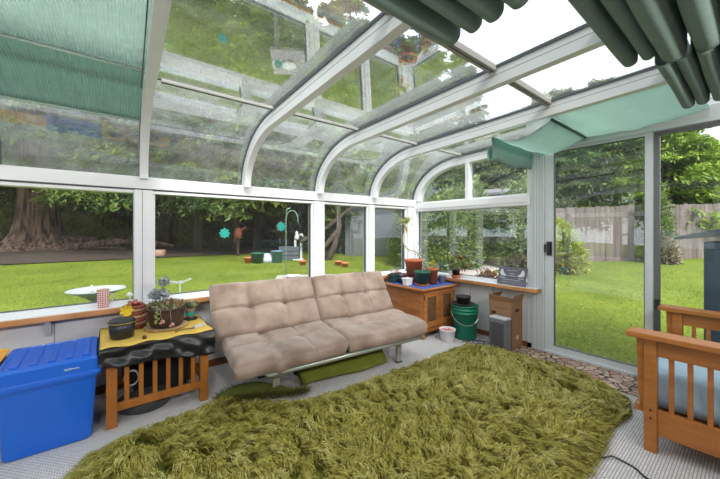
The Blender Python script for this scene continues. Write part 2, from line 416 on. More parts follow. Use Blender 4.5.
def skin(x0, x1, ts, d0=.0, d1=-.006):
    def sk(x):
        for q, v in SKEW.items():
            if abs(x-q) < .1: return v
        return 0
    def pt(x, t, d): y, z = roof_off(t, d); return (x + sk(x)*min(0, y), y, z)
    m = MB(); R0 = [[pt(x, t, d0) for x in (x0, x1)] for t in ts]; R1 = [[pt(x, t, d1) for x in (x0, x1)] for t in ts]
    m.grid([r[::-1] for r in R0]); m.grid(R1)
    m.grid([[r[0], q[0]] for r, q in zip(R0, R1)], 0, False); m.grid([[q[1], r[1]] for r, q in zip(R0, R1)], 0, False)
    m.grid([R1[0][::-1], R0[0][::-1]], 0, False); m.grid([R0[-1][::-1], R1[-1][::-1]], 0, False); return m
XS = [XL] + BX + [.03]
te = [i/18 for i in range(19)]
for a, b in zip(XS[:-1], XS[1:]):
    a += .03; b -= .03
    skin(a, b, te).build('eave_pane', GLASSE, ce, fix=False)
    skin(a, b, [1.04, 2.32]).build('roof_pane', GLASSR, ce, fix=False)
    skin(a, b, [2.37, 1 + (-YB + CY)]).build('roof_pane', GLASSR, ce, fix=False)
    q = MB()
    for tt in (1.02, 2.345):
        y, z = roof_pt(tt)
        w_, h_ = (.014, .012) if tt < 2 else (.024, .03)
        q.box((a, y-w_, z-h_), (b, y+w_, z+.008), 0).box((a, y+w_, z-h_*.75), (b, y+w_+.008, z+.004), 1).box((a, y-.004, z-h_-.003), (b, y+.0, z-h_+.0005), 1)
    q.build('muntin', [mat('muntin_paint', (.34, .33, .31), .5), GROOVE], ce)
tag(MB().box((XL, YB, 2.10), (.1, YB+.06, 2.36)).build('trim_3', WHITE), kind='structure')
# closing fill of the gable between the door head and the slope
MB().prism([(-1.60, 2.062), (-3.95, 2.062), (-3.95, zin(-3.95, .10)), (-1.60, zin(-1.60, .10))], -.02, .07, 'x').build('gable_infill', mat('infill_paint', (.58, .60, .60), .5), wr)

# ------------------------------------------------------------------ sliding door
JP = MATS['jamb_paint']
d = struct('door_1')
MB().box((-.025, -3.42, 2.035), (.08, -1.745, 2.062)).box((-.03, -3.42, 0), (.09, -1.745, .03)).box((.0, -3.42, 0), (.08, -3.34, 2.06)).build('door_frame', JP, d, bevel=.002)
p = MB().box((-.01, -1.83, .03), (.03, -1.747, 2.035)).box((-.01, -2.565, .03), (.03, -2.515, 2.035)).box((-.01, -2.515, .03), (.03, -1.83, .085)).box((-.01, -2.515, 2.01), (.03, -1.83, 2.035))
g = .005
p.box((-.012, -2.515, .085), (.02, -1.83, .085+g), 1).box((-.012, -2.515, 2.01-g), (.02, -1.83, 2.01), 1).box((-.012, -1.83-g, .085), (.02, -1.83, 2.01), 1).box((-.012, -2.515, .085), (.02, -2.515+g, 2.01), 1)
sp = p.build('sliding_panel', [JP, GROOVE], d)
MB().box((.008, -2.515, .085), (.014, -1.83, 2.01)).build('door_glass', GLASSB, sp)
MB().box((-.03, -1.815, .98), (-.008, -1.77, 1.12)).box((-.05, -1.807, 1.0), (-.03, -1.78, 1.10)).box((-.03, -1.76, 1.01), (-.012, -1.742, 1.09)).build('door_handle', BLKP, d, bevel=.004)
p = MB().box((.035, -2.60, .03), (.07, -2.565, 2.035), 1).box((.035, -3.34, .03), (.07, -2.6, .09)).box((.035, -3.34, 2.005), (.07, -2.6, 2.035), 1).box((-.012, -2.60, .60), (.035, -2.575, .67), 2)
p.build('fixed_panel', [JP, DGREY, BLKP], d)
MB().box((.05, -3.34, .09), (.056, -2.6, 2.005)).build('door_glass', glass_mat('clear_glass', .02, 5, .01), d)
# ================================================================== FURNITURE
# ---------------- futon sofa
FA = math.radians(-6.2)
ft = thing('futon_sofa', 'beige suede tufted futon sofa on silver legs under the garden windows', 'sofa', (-1.95, -.80, 0), FA)
def cushion(w, d, th, cols, rows, nx=110, ny=70, sag=None, er=.055, edge=.45, buttons=True, seed=0):
    """tufted pad: x across 0..w, y 0..d, z 0 (underside) .. th (top)"""
    cx = [w*i/cols for i in range(1, cols)]; ry = [d*i/rows for i in range(1, rows)]
    rr = random.Random(seed)
    ph = [rr.uniform(0, 6) for _ in range(6)]
    def top(x, y):
        h = 1.0
        for c in cx: h -= .26*math.exp(-((x-c-.006*math.sin(20*y+ph[4]))/.0095)**2) + .12*math.exp(-((x-c)/.06)**2)
        for c in ry: h -= .34*math.exp(-((y-c-.006*math.sin(17*x+ph[5]))/.0095)**2) + .16*math.exp(-((y-c)/.05)**2)
        if buttons:
            for a in cx:
                for b in ry: h -= .50*math.exp(-(((x-a)**2+(y-b)**2)/.026**2))
        h += .04*math.sin(9*x+ph[0]+5*y) + .035*math.sin(17*x-13*y+ph[1]) + .03*math.sin(37*x+ph[2]+29*y) + .02*math.sin(61*x-47*y+ph[3])
        return h
    rows_ = []
    n = 12
    def rim(s, t):        # distance from rim, rounded
        e = min(s, 1-s); return e
    us = [0.5-0.5*math.cos(PI*i/(nx-1)) for i in range(nx)]; us = [.35*u + .65*i/(nx-1) for i, u in enumerate(us)]
    vs = [0.5-0.5*math.cos(PI*i/(ny-1)) for i in range(ny)]; vs = [.35*u + .65*i/(ny-1) for i, u in enumerate(vs)]
    V = []; F = []
    def round_(e):        # e = metres from edge -> 0..1 height
        q = min(1, e/er); return math.sqrt(max(0, 1-(1-q)**2))
    for side in (1, -1):
        for vv in vs:
            for uu in us:
                x, y = uu*w, vv*d
                ed = round_(min(x, w-x))*1.0; ee = round_(min(y, d-y))
                f = ed*ee
                base = th*edge
                z = base + (th*(1-edge))*f*top(x, y) if side == 1 else base - base*f
                bx = (1-f)*.0
                zz = z + (sag(x, y) if sag else 0)
                V.append((x, y, zz))
    K = nx*ny
    for s in (0, 1):
        for j in range(ny-1):
            for i in range(nx-1):
                a = s*K + j*nx+i; q = (a, a+1, a+nx+1, a+nx); F.append(q if s == 0 else q[::-1])
    b = list(range(0, nx)) ; 
    m = MB(); m.add(V, F, 0, True)
    def weld(idx, flip):
        for i in range(len(idx)-1):
            q = (idx[i], idx[i]+K, idx[i+1]+K, idx[i+1]); m.f.append(q if not flip else q[::-1]); m.m.append(0); m.sm.append(True)
    weld([i for i in range(nx)], False); weld([(ny-1)*nx+i for i in range(nx)], True)
    weld([j*nx for j in range(ny)], True); weld([j*nx+nx-1 for j in range(ny)], False)
    return m
W2 = .85
def seat_sag(left):
    def f(x, y):
        front = max(0, (.12 - y)/.12)
        s = -.012*math.sin(PI*x/W2)
        if left: s -= .018*max(0, (.30-x)/.30)**1.3 * (1 - .3*y/.55) ; s -= .028*math.exp(-((x-.31)/.03)**2)
        return s - .012*front**2
    return f
DS = .58
for i, x0 in enumerate((-.865, -.010)):
    m = cushion(W2, DS, .135, 3, 2, sag=seat_sag(i == 0), seed=i, er=.032, edge=.66)
    M = Matrix.Translation((x0, -.29, .262)) @ Matrix.Rotation(math.radians(2.5), 4, 'X')
    m.build('seat_cushion', SUEDE, ft, M=M)
    m = cushion((.905, .84)[i], .47, .16, 3, 2, sag=lambda x, y: .01*math.sin(PI*x/W2), seed=5+i, er=.05, edge=.55)
    # the pad stands up: local y -> up the slope
    M = Matrix.Translation(((-.925, -.016)[i], .285, .325)) @ Matrix.Rotation(math.radians(57), 4, 'X') 
    m.build('back_cushion', SUEDE, ft, M=M)
f = MB()
f.tube([(-.64, -.245, .225), (.80, -.245, .235)], .019, 10)
f.build('front_rail', SILV, ft)
f = MB().tube([(-.64, .22, .235), (.80, .22, .24)], .019, 10)
for x in (-.64, .0, .80): f.tube([(x, -.245, .228), (x, .30, .24)], .016, 8)
f.build('seat_frame', SILV, ft)
for x in (-.60, .30, .78): MB().tube([(x, .26, .26), (x, .50, .64)], .014, 8).build('back_support', SILV, ft)
for x, y in ((-.545, -.13), (.62, -.13), (-.545, .25), (.62, .25)):
    l = MB().box((x-.026, y-.016, .008), (x+.026, y+.016, .228)).build('leg', SILV, ft, bevel=.004)
    MB().box((x-.03, y-.02, 0), (x+.03, y+.02, .012)).build('foot_pad', BLKP, l)

# ---------------- olive cloth bundle under the futon
m = MB(); rows = []
for i in range(26):
    x = -.36 + .78*i/25; r = []
    for j in range(20):
        a = 2*PI*j/20; wx = .5+.5*math.tanh(6*(.95-abs((i-12.5)/12.5)))
        ca, sa = math.cos(a), math.sin(a); y = .12*math.copysign(abs(ca)**.55, ca)*(1+.04*math.sin(21*x+a)); z = .078 + (.072+.008*math.sin(9*x))*math.copysign(abs(sa)**.6, sa)
        if z < .0: z = .0
        r.append((x + .02*math.sin(4*a), y + .55*(z-.07), max(.002, z)))
    rows.append(r)
m.grid(rows, 0, True, True); m.f += [tuple(range(20)), tuple(range(25*20, 26*20))]; m.m += [0, 0]; m.sm += [True]*2
b = m.build('cloth_bundle', OLIVE); b.location = (-1.90, -.80, 0); b.rotation_euler = (0, 0, math.radians(-7))
tag(b, 'olive green folded cloth bundle lying under the futon sofa', 'blanket')

# ---------------- shag rug
RUG = [(-3.64,-1.02),(-3.53,-.86),(-3.36,-.79),(-3.17,-.78),(-2.99,-.75),(-2.84,-.74),(-2.68,-.86),(-2.52,-1.00),(-2.36,-1.10),(-2.20,-1.15),(-2.04,-1.17),(-1.8,-1.17),(-1.46,-1.17),(-1.1,-1.17),(-.74,-1.17),(-.50,-1.26),(-.42,-1.40),(-.40,-1.68),(-.37,-2.0),(-.42,-2.30),(-.56,-2.50),(-.82,-2.55),(-1.05,-2.52),(-1.36,-2.54),(-1.70,-2.55),(-2.2,-2.72),(-2.8,-2.5),(-3.3,-2.1),(-3.7,-1.5)]
rug = thing('shag_rug', 'long pile olive green shag rug spread across the pale carpet', 'rug', (0, 0, 0))
def rug_h(x, y): return .022 + .010*math.sin(5*x+1.3*y) + .008*math.sin(9*y-3*x) + .006*math.sin(15*x+11*y)
def rug_hn(x, y): return .022 + .010*np.sin(5*x+1.3*y) + .008*np.sin(9*y-3*x) + .006*np.sin(15*x+11*y)
m = MB(); n = len(RUG); cxr, cyr = -2.0, -1.7; rows = []
for k in range(13):
    s = 1 - k/12.0
    rows.append([(cxr+(p[0]-cxr)*s, cyr+(p[1]-cyr)*s, .004 if k == 0 else max(.006, rug_h(cxr+(p[0]-cxr)*s, cyr+(p[1]-cyr)*s))) for p in RUG])
m.grid(rows, 0, True, True); m.build('backing', OLIVE, rug)
def inpoly(px, py, poly):
    ins = np.zeros(len(px), bool); j = len(poly)-1
    for i in range(len(poly)):
        xi, yi = poly[i]; xj, yj = poly[j]
        c = ((yi > py) != (yj > py)) & (px < (xj-xi)*(py-yi)/(yj-yi+1e-12)+xi); ins ^= c; j = i
    return ins
NS = 125000
px = RNG.uniform(-3.75, -.3, NS*2); py = RNG.uniform(-2.85, -.6, NS*2)
ok = inpoly(px, py, RUG) & ((-(px+3.5)*.0 + py) > -3.2)
px, py = px[ok][:NS], py[ok][:NS]; n = len(px)
def field(x, y):
    return (2.4*np.sin(1.7*x+.9*y+.5) + 1.9*np.sin(3.1*y-1.3*x+1.0) + 1.2*np.sin(6.1*x+4.3*y) + .9*np.sin(11*x-9*y+2))
# direction: combed generally towards -x-y with swirls, splaying outward at the rim
ang = math.radians(215) + .42*field(px, py) + RNG.normal(0, .38, n)
wx_ = px + .02*np.sin(31*py) + .012*np.sin(57*py+3); wy_ = py + .02*np.sin(29*px+1) + .012*np.sin(61*px)      # clumps share a lean
CS = 18.; ix, iy = np.floor(wx_*CS), np.floor(wy_*CS); hsh = np.modf(np.sin(ix*91.7+iy*37.3)*43758.5)[0]; hsh2 = np.modf(np.sin(ix*17.3+iy*71.1)*23421.6)[0]
ang = math.radians(215) + .42*field((ix+.5)/CS, (iy+.5)/CS) + 1.0*hsh + RNG.normal(0, .22, n)
ccx, ccy = (ix+.5)/CS-(wx_-px), (iy+.5)/CS-(wy_-py)
from_c = np.arctan2(py-cyr, px-cxr)
P = np.array(RUG); dist = np.full(n, 9.)
for i in range(len(P)):
    a, b2 = P[i], P[(i+1) % len(P)]; ab = b2-a; tt = np.clip(((px-a[0])*ab[0]+(py-a[1])*ab[1])/(ab@ab), 0, 1)
    dist = np.minimum(dist, np.hypot(px-a[0]-tt*ab[0], py-a[1]-tt*ab[1]))
wgt = np.clip(1-dist/.10, 0, 1)
dx, dy = np.cos(ang)*(1-wgt)+np.cos(from_c)*wgt*1.3, np.sin(ang)*(1-wgt)+np.sin(from_c)*wgt*1.3
ln = np.hypot(dx, dy)+1e-6; dx /= ln; dy /= ln
Ls = RNG.uniform(.055, .10, n)*(1-.25*wgt); lift = RNG.uniform(.010, .036, n)*(1+.5*hsh)*(1-.4*wgt); wd = RNG.uniform(.0017, .0033, n)
z0 = rug_hn(px, py)*(np.clip(dist/.08, .15, 1))
sx, sy = -dy, dx
tt = np.array([0, .3, .65, 1.0]); hh = np.array([0, .85, 1.0, .45]); ww = np.array([1, 1, .8, .2])
bend = RNG.normal(0, .25, n)
V = np.zeros((n, 8, 3))
for k in range(4):
    g_ = .55*tt[k]*(1-wgt); cxk = px + dx*Ls*tt[k] + sx*Ls*bend*tt[k]**2*.6 + (ccx-px)*g_; cyk = py + dy*Ls*tt[k] + sy*Ls*bend*tt[k]**2*.6 + (ccy-py)*g_; czk = z0 + lift*hh[k]*(.9+.7*np.abs(hsh2))
    for s in (0, 1):
        q = (s*2-1)*wd*ww[k]
        V[:, k*2+s, 0] = cxk + sx*q; V[:, k*2+s, 1] = cyk + sy*q; V[:, k*2+s, 2] = np.maximum(czk, .003)
F = np.concatenate([np.stack([np.arange(n)*8+2*k, np.arange(n)*8+2*k+1, np.arange(n)*8+2*k+3, np.arange(n)*8+2*k+2], 1) for k in range(3)])
RUGM = mat('rug_pile', (.19, .17, .022), .8, col2=(.54, .47, .11), vscale=42, detail=3, contrast=(.38, .62), trans=.25, spec=.3)
RUGM2 = mat('rug_pile_pale', (.33, .29, .05), .8, col2=(.68, .62, .24), vscale=9, detail=4, contrast=(.35, .65), trans=.25, spec=.3)
mi = np.tile((RNG.random(n) < .45+.2*np.clip(np.sin(2.1*px+1.7*py), -1, 1)+.35*hsh2).astype(int), 3)
pile = fastmesh('pile', V.reshape(-1, 3), F, [RUGM, RUGM2], rug, mi); pile['kind'] = 'stuff'
# turned-up corner of the rug showing its smooth backing
m = MB(); rows = []
for i in range(17):
    u = i/16; x = -2.88 + .56*u; yb = -.74 - .27*u
    r = []
    for jx in range(9):
        v = jx/8; r.append((x + .02*v, yb + .16*v*math.sin(PI*min(1, u*1.15+.05)) - .0, .035 + .075*math.sin(PI*v)*math.sin(PI*min(1, .15+u*.9)) ))
    rows.append(r)
m.grid(rows); m.build('turned_corner', mat('olive_dark', (.065, .08, .008), .9, var=.15, vscale=9), rug, solid=.006)
# fringe around turned corner
fr = []
n2 = 2600
u = RNG.uniform(0, 1, n2); v0 = np.where(RNG.random(n2) < .5, 0., 1.)
bx_ = -2.88+.56*u; by_ = -.74-.27*u + .16*v0*np.sin(PI*np.minimum(1, u*1.15+.05)); bz_ = .03+RNG.uniform(0, .03, n2)
a2 = RNG.uniform(0, 2*PI, n2); L2 = RNG.uniform(.03, .06, n2); w2 = .0022
V = np.zeros((n2, 4, 3)); ex_, ey_ = np.cos(a2), np.sin(a2)
V[:, 0] = np.stack([bx_-ey_*w2, by_+ex_*w2, bz_], 1); V[:, 1] = np.stack([bx_+ey_*w2, by_-ex_*w2, bz_], 1)
V[:, 2] = np.stack([bx_+ex_*L2+ey_*w2*.3, by_+ey_*L2-ex_*w2*.3, bz_+RNG.uniform(-.015, .03, n2)], 1); V[:, 3] = np.stack([bx_+ex_*L2-ey_*w2*.3, by_+ey_*L2+ex_*w2*.3, V[:, 2, 2]], 1)
V[:, :, 2] = np.maximum(V[:, :, 2], .004)
o = fastmesh('corner_fringe', V.reshape(-1, 3), np.arange(n2*4).reshape(-1, 4), mat('rug_pile_dark', (.06, .062, .01), .85, col2=(.20, .19, .045), vscale=60, trans=.15), rug); o['kind'] = 'stuff'

# ---------------- stone patterned door mat
def mat_stone():
    m = bpy.data.materials.new('stone_print'); m.use_nodes = True; nt = m.node_tree; N = nt.nodes.new; L = nt.links.new
    b = nt.nodes['Principled BSDF']; b.inputs['Roughness'].default_value = .85
    tc = N('ShaderNodeTexCoord'); nw = N('ShaderNodeTexNoise'); nw.inputs['Scale'].default_value = 9
    mx0 = N('ShaderNodeMixRGB'); mx0.inputs[0].default_value = .05; L(tc.outputs['Object'], nw.inputs['Vector']); L(tc.outputs['Object'], mx0.inputs[1]); L(nw.outputs['Color'], mx0.inputs[2])
    v = N('ShaderNodeTexVoronoi'); v.feature = 'DISTANCE_TO_EDGE'; v.inputs['Scale'].default_value = 15; v2 = N('ShaderNodeTexVoronoi'); v2.inputs['Scale'].default_value = 15
    L(mx0.outputs[0], v.inputs['Vector']); L(mx0.outputs[0], v2.inputs['Vector'])
    cr = N('ShaderNodeValToRGB'); cr.color_ramp.elements[0].position = .045; cr.color_ramp.elements[1].position = .09; L(v.outputs['Distance'], cr.inputs['Fac'])
    sp = N('ShaderNodeSeparateColor'); L(v2.outputs['Color'], sp.inputs[0]); c2 = N('ShaderNodeValToRGB'); L(sp.outputs[0], c2.inputs['Fac'])
    c2.color_ramp.elements[0].color = (.30, .17, .13, 1); c2.color_ramp.elements[1].color = (.50, .38, .28, 1)
    mx = N('ShaderNodeMixRGB'); L(cr.outputs[0], mx.inputs[0]); mx.inputs[1].default_value = (.035, .025, .022, 1); L(c2.outputs[0], mx.inputs[2]); L(mx.outputs[0], b.inputs['Base Color']); return m
m = MB(); poly = []
for i in range(13): a = PI/2*i/12; poly.append((-.24+.0 - .20*math.sin(a) + .0, -1.74 + .20*math.cos(a)))
poly = [(-.035, -1.54), (-.20, -1.54)] + [(-.20-.22*math.sin(PI/2*i/8), -1.76+.22*math.cos(PI/2*i/8)) for i in range(1, 9)] + [(-.42, -2.90), (-.035, -2.90)]
o = m.prism(poly, .001, .009, 'z').build('door_mat', mat_stone()); tag(o, 'door mat printed with pink and tan cobblestones along the sliding door', 'mat')

# ---------------- slatted table with black bag and yellow cloth
st = thing('slatted_table', 'orange pine slatted side table beside the blue bin', 'table', (0, 0, 0))
tx0, tx1, ty0, ty1 = -3.49, -2.905, -.60, -.12
for x in (tx0, tx1-.055):
    for y in (ty0, ty1-.05): MB().box((x, y, 0), (x+.055, y+.05, .47)).build('leg', ORAW, st, bevel=.003)
MB().box((tx0-.01, ty0-.01, .47), (tx1+.01, ty1+.01, .50)).build('tabletop', ORAW, st, bevel=.004)
for y in (ty0+.012, ty1-.035):
    MB().box((tx0+.05, y, .40), (tx1-.05, y+.022, .46)).build('upper_rail', ORAW, st, bevel=.002); MB().box((tx0+.05, y, .095), (tx1-.05, y+.022, .145)).build('lower_rail', ORAW, st, bevel=.002)
for i in range(6):
    x = tx0+.055 + (tx1-tx0-.11)*(i+.62)/6.2 - .012
    for y in (ty0+.016, ty1-.03): MB().box((x, y, .145), (x+.026, y+.012, .40)).build('slat', ORAW, st, bevel=.0015)
for xa in (tx0+.01, tx1-.025):
    for za, zb_ in ((.10, .14), (.40, .46)): MB().box((xa, ty0+.05, za), (xa+.015, ty1-.05, zb_)).build('side_rail', ORAW, st)
def drape(y, sgn, nz=14, xs=150):
    rows = []
    for j in range(nz):
        v = j/(nz-1); r = []
        for i in range(xs):
            u = i/(xs-1); x = tx0-.035 + (tx1-tx0+.07)*u
            hem = .10 + .06*u + .006*math.sin(9*u)
            z = .505 - v*hem
            yy = y - .012 - .018*v - .006*math.sin(13*u+5*v)*min(1, v*2) - .005*math.sin(24*u-9*v)*min(1, v*3) - .003*math.sin(41*u+8*v)*v - .006*math.sin(8*v+6*u)
            r.append((x, yy, z))
        rows.append(r)
    return rows
m = MB(); m.grid(drape(ty0-.01, 1))
top = [[(tx0-.035+(tx1-tx0+.07)*i/20, ty0-.02+(ty1-ty0+.03)*j/8, .506+.002*math.sin(i*2.1+j)) for i in range(21)] for j in range(9)]
m.grid(top)
rows = []
for j in range(8):
    v = j/7; rows.append([(tx0-.03-.012*v-.006*math.sin(9*i/20*3+4*v), ty0-.02+(ty1-ty0+.02)*i/20, .505-.12*v) for i in range(21)])
m.grid(rows)
rows = [[(tx1+.03+.012*j/7+.006*math.sin(i*1.3+4*j/7), ty0-.02+(ty1-ty0+.02)*i/20, .505-.15*j/7) for i in range(21)] for j in range(8)]
m.grid(rows)
o = m.build('plastic_bag', BAG, solid=.0015); tag(o, 'black plastic bag draped over the front of the slatted table', 'bag')
m = MB(); rows = []
for j in range(12):
    v = j/11; rows.append([(tx0-.03+(tx1-tx0+.055)*i/24, ty0-.025+.012*math.sin(i*.9)*(1-v)+(ty1-ty0+.05)*v, .5105+.003*math.sin(i*.8+j*1.3)) for i in range(25)])
m.grid(rows); o = m.build('table_cover', YEL, solid=.002); tag(o, 'yellow cloth spread on top of the slatted table', 'cloth')
# things stored under the table
o = MB().lathe([(0, 0), (.13, 0), (.15, .03), (.16, .09), (.15, .09), (.14, .035), (0, .02)], (0, 0, 0), sx=1.0, sy=.7).build('oval_tub', mat('grey_black', (.05, .055, .055), .4))
o.location = (-3.27, -.43, 0); tag(o, 'oval black tub on the carpet underneath the slatted table', 'tub')
o = MB().prism([(-.16, .0), (.16, 0), (.20, .24), (-.20, .24)], -.07, .04, 'y').build('storage_crate', mat('crate_black', (.015, .016, .02), .5), bevel=.01)
o.location = (-3.16, -.22, .0); o.rotation_euler = (0, 0, .0); tag(o, 'black crate pushed under the slatted table against its back', 'crate')
pts = [(.035*math.cos(a), .0+.004*math.sin(2*a), .035*math.sin(a)) for a in np.linspace(0, 2*PI*1.9, 40)]
pts = [(p[0]*(1+.2*i/40), p[1]+.0008*i, p[2]*1.4) for i, p in enumerate(pts)]
o = MB().tube(pts, .0025, 6).build('wire_coil', mat('wire_pale', (.5, .5, .45), .4)); o.location = (-3.36, -.565, .27); tag(o, 'coiled pale wire hanging behind the slats of the table', 'wire')

# ---------------- blue storage bin with lid
bb = thing('storage_bin', 'large blue plastic storage bin with ribbed lid by the knee wall', 'storage bin', (-3.74, -.42, 0))
def rrect(hx, hy, r, n=6):
    p = []
    for cx_, cy_, a0 in ((hx-r, hy-r, 0), (-hx+r, hy-r, PI/2), (-hx+r, -hy+r, PI), (hx-r, -hy+r, 1.5*PI)):
        for i in range(n+1): a = a0+PI/2*i/n; p.append((cx_+r*math.cos(a), cy_+r*math.sin(a)))
    return p
def rbody(levels, r=.03, capb=True, capt=False, mi=0, m=None):
    m = m or MB(); rows = [[(x, y, z) for x, y in rrect(hx, hy, rr)] for hx, hy, z, rr in levels]
    o = len(m.v); m.grid(rows, mi, False, True); K = len(rows[0])
    if capb: m.f.append(tuple(o+i for i in range(K))); m.m.append(mi); m.sm.append(False)
    if capt: m.f.append(tuple(o+(len(rows)-1)*K+i for i in range(K))); m.m.append(mi); m.sm.append(False)
    return m
rbody([(.175, .20, 0, .03), (.185, .21, .012, .03), (.205, .232, .37, .03), (.212, .242, .372, .03), (.212, .242, .385, .03)]).build('body', BLUE, bb, bevel=.002)
m = rbody([(.218, .248, .392, .03), (.226, .256, .388, .035), (.226, .256, .408, .035), (.216, .246, .412, .03), (.212, .240, .478, .03), (.204, .230, .490, .03), (.186, .212, .492, .025), (.184, .210, .486, .025)], capb=True, capt=True)
for i in range(5):
    x = -.15+.075*i-.012; m.prism([(x, .485), (x+.006, .496), (x+.034, .496), (x+.04, .485)], -.18, .18, 'y')
m.build('lid', BLUE, bb, bevel=.002)
# pale script mark on the lid's front face
m = MB(); pts = [(-.02+.0016*i*1.6, -.2555-.0006, .445+.006*math.sin(i*1.5)*(1 if i < 14 else .6)) for i in range(26)]
m.tube(pts, .0022, 5)
o = m.build('script_mark', mat('mark_silver', (.5, .6, .7), .5), bb); o.location = (.085, .010, -.0)
# wooden crate with a yellow tray beside the bin
cb = thing('wooden_crate', 'reddish brown wooden crate beside the blue storage bin', 'crate', (-4.20, -.36, 0))
m = MB(); 
for z in (.02, .17, .32): m.box((-.23, -.16, z), (.23, -.145, z+.12)).box((-.23, .145, z), (.23, .16, z+.12)).box((-.23, -.16, z), (-.215, .16, z+.12)).box((.215, -.16, z), (.23, .16, z+.12))
m.box((-.22, -.15, .0), (.22, .15, .02)); m.box((-.23, -.16, .44), (.23, .16, .455)); m.build('board', BASEW, cb)
for x in (-.21, .18):
    for y in (-.14, .11): MB().box((x, y, 0), (x+.03, y+.03, .44)).build('corner_post', BASEW, cb)
m = rbody([(.20, .13, .0, .03), (.225, .155, .045, .035), (.232, .162, .045, .035), (.228, .158, .052, .035), (.215, .146, .048, .03), (.195, .125, .008, .03)], capt=True)
o = m.build('shallow_tray', mat('tray_yellow', (.72, .36, .05), .5), bevel=.002); o.location = (-4.18, -.37, .455); tag(o, 'shallow yellow orange tray resting on the wooden crate', 'tray')

# ---------------- things on the slatted table (top z .512)
TZ = .513
def thing_lathe(name, prof, m_, loc, label, cat, **k):
    o = MB().lathe(prof, (0, 0, 0), **k).build(name, m_); o.location = loc; return tag(o, label, cat)
k = thing('black_pot', 'round black pot with a raised rim on the yellow cloth', 'pot', (-3.405, -.43, TZ))
MB().lathe([(0, 0), (.058, 0), (.066, .006), (.070, .045), (.071, .048), (.074, .095), (.070, .097)], n=36).build('body', BLKP, k)
MB().lathe([(.070, .097), (.076, .098), (.077, .112), (.070, .122), (.056, .128), (.0, .131)], n=36).build('lid', mat('lid_black', (.014, .014, .018), .5), k)
MB().lathe([(.0765, .101), (.079, .104), (.0765, .107)], n=36).build('rim_band', mat('band_olive', (.35, .27, .06), .6), k)
# woven basket : stacked beaded rings
k = thing('woven_basket', 'red and tan ringed basket standing behind the black pot', 'basket', (-3.325, -.21, TZ))
m = MB()
for i in range(7):
    z = .014+.024*i; r = .062+.006*math.sin(i)
    ring = [(r*math.cos(a), r*math.sin(a), z) for a in np.linspace(0, 2*PI, 30)]; m.tube(ring, .012, 8, i % 2, caps=False)
m.lathe([(0, .004), (.06, .004)], n=24, mi=0); m.build('ring_wall', [mat('basket_red', (.30, .07, .05), .8, var=.4, vscale=60), mat('basket_tan', (.52, .30, .18), .8, var=.3, vscale=60)], k)
m = MB()
for i in range(16):
    a = i*2.4; m.lathe([(0, 0), (.011, .006), (.012, .014), (0, .02)], (.045*math.cos(a)*(.4+.6*(i % 3)/2), .045*math.sin(a)*(.4+.6*(i % 3)/2), .165+.006*(i % 4)), 8)
m.build('dried_berries', mat('berry_red', (.46, .16, .10), .6, var=.3, vscale=50), k)
k = thing('yellow_flower', 'bright yellow paper flower leaning on the ringed basket', 'flower', (-3.375, -.300, TZ))
MB().tube([(0, 0, 0), (.0, .005, .08), (.003, .01, .155)], .004, 6).build('stem', YELB, k)
m = MB()
for i in range(7):
    a = i*2*PI/7; c, s = math.cos(a), math.sin(a)
    m.add([(0, .01, .15), (.03*c-.012*s, .0, .15+.03*s+.012*c), (.045*c, -.006, .15+.045*s), (.03*c+.012*s, .0, .15+.03*s-.012*c)], [(0, 1, 2, 3)])
m.add([(-.02, -.004, .03), (.022, -.004, .02), (.016, .0, .15), (-.014, .0, .15)], [(0, 1, 2, 3)])
m.build('petals', YELB, k, solid=.003)
o = MB().tube([(0, 0, 0), (.002, .0, .05), (0, 0, .075)], .004, 6).lathe([(0, .075), (.022, .068), (.020, .078), (.008, .092), (0, .095)], (0, 0, 0), 14).lathe([(0, 0), (.018, 0), (.012, .008), (0, .01)], n=12).build('mushroom_ornament', CREAM)
o.location = (-3.345, -.055, .659); tag(o, 'tiny white mushroom ornament standing on the window ledge behind the basket', 'ornament')
# patterned mug on the ledge
MUG = bpy.data.materials.new('mug_diamonds'); MUG.use_nodes = True; nt = MUG.node_tree; N = nt.nodes.new; L = nt.links.new
tc = N('ShaderNodeTexCoord'); mp = N('ShaderNodeMapping'); mp.inputs['Rotation'].default_value = (0, 0, PI/4)
sp = N('ShaderNodeSeparateXYZ'); at_ = N('ShaderNodeMath'); at_.operation = 'ARCTAN2'; L(tc.outputs['Object'], sp.inputs[0]); L(sp.outputs[1], at_.inputs[0]); L(sp.outputs[0], at_.inputs[1])
mm = N('ShaderNodeMath'); mm.operation = 'MULTIPLY'; mm.inputs[1].default_value = .0365; L(at_.outputs[0], mm.inputs[0]); cb_ = N('ShaderNodeCombineXYZ'); L(mm.outputs[0], cb_.inputs[0]); L(sp.outputs[2], cb_.inputs[1])
L(cb_.outputs[0], mp.inputs['Vector']); ch = N('ShaderNodeTexChecker'); ch.inputs['Scale'].default_value = 95; ch.inputs['Color1'].default_value = (.62, .10, .10, 1); ch.inputs['Color2'].default_value = (.78, .76, .72, 1)
L(mp.outputs[0], ch.inputs['Vector']); L(ch.outputs[0], nt.nodes['Principled BSDF'].inputs['Base Color'])
k = thing('patterned_mug', 'mug with red and white diamond pattern on the window ledge', 'mug', (-3.505, -.062, .659))
MB().lathe([(0, 0), (.030, 0), (.034, .006), (.036, .11), (.037, .135), (.033, .135), (.032, .01), (0, .008)], n=32).build('body', MUG, k)
MB().lathe([(.0372, .126), (.039, .130), (.0372, .136), (.033, .137)], n=32).build('rim_band', mat('mug_rim', (.62, .40, .22), .5), k)
MB().tube([(.034, 0, .10), (.055, 0, .095), (.06, 0, .065), (.05, 0, .035), (.034, 0, .03)], .005, 8).build('handle', mat('mug_handle', (.6, .5, .45), .5), k)

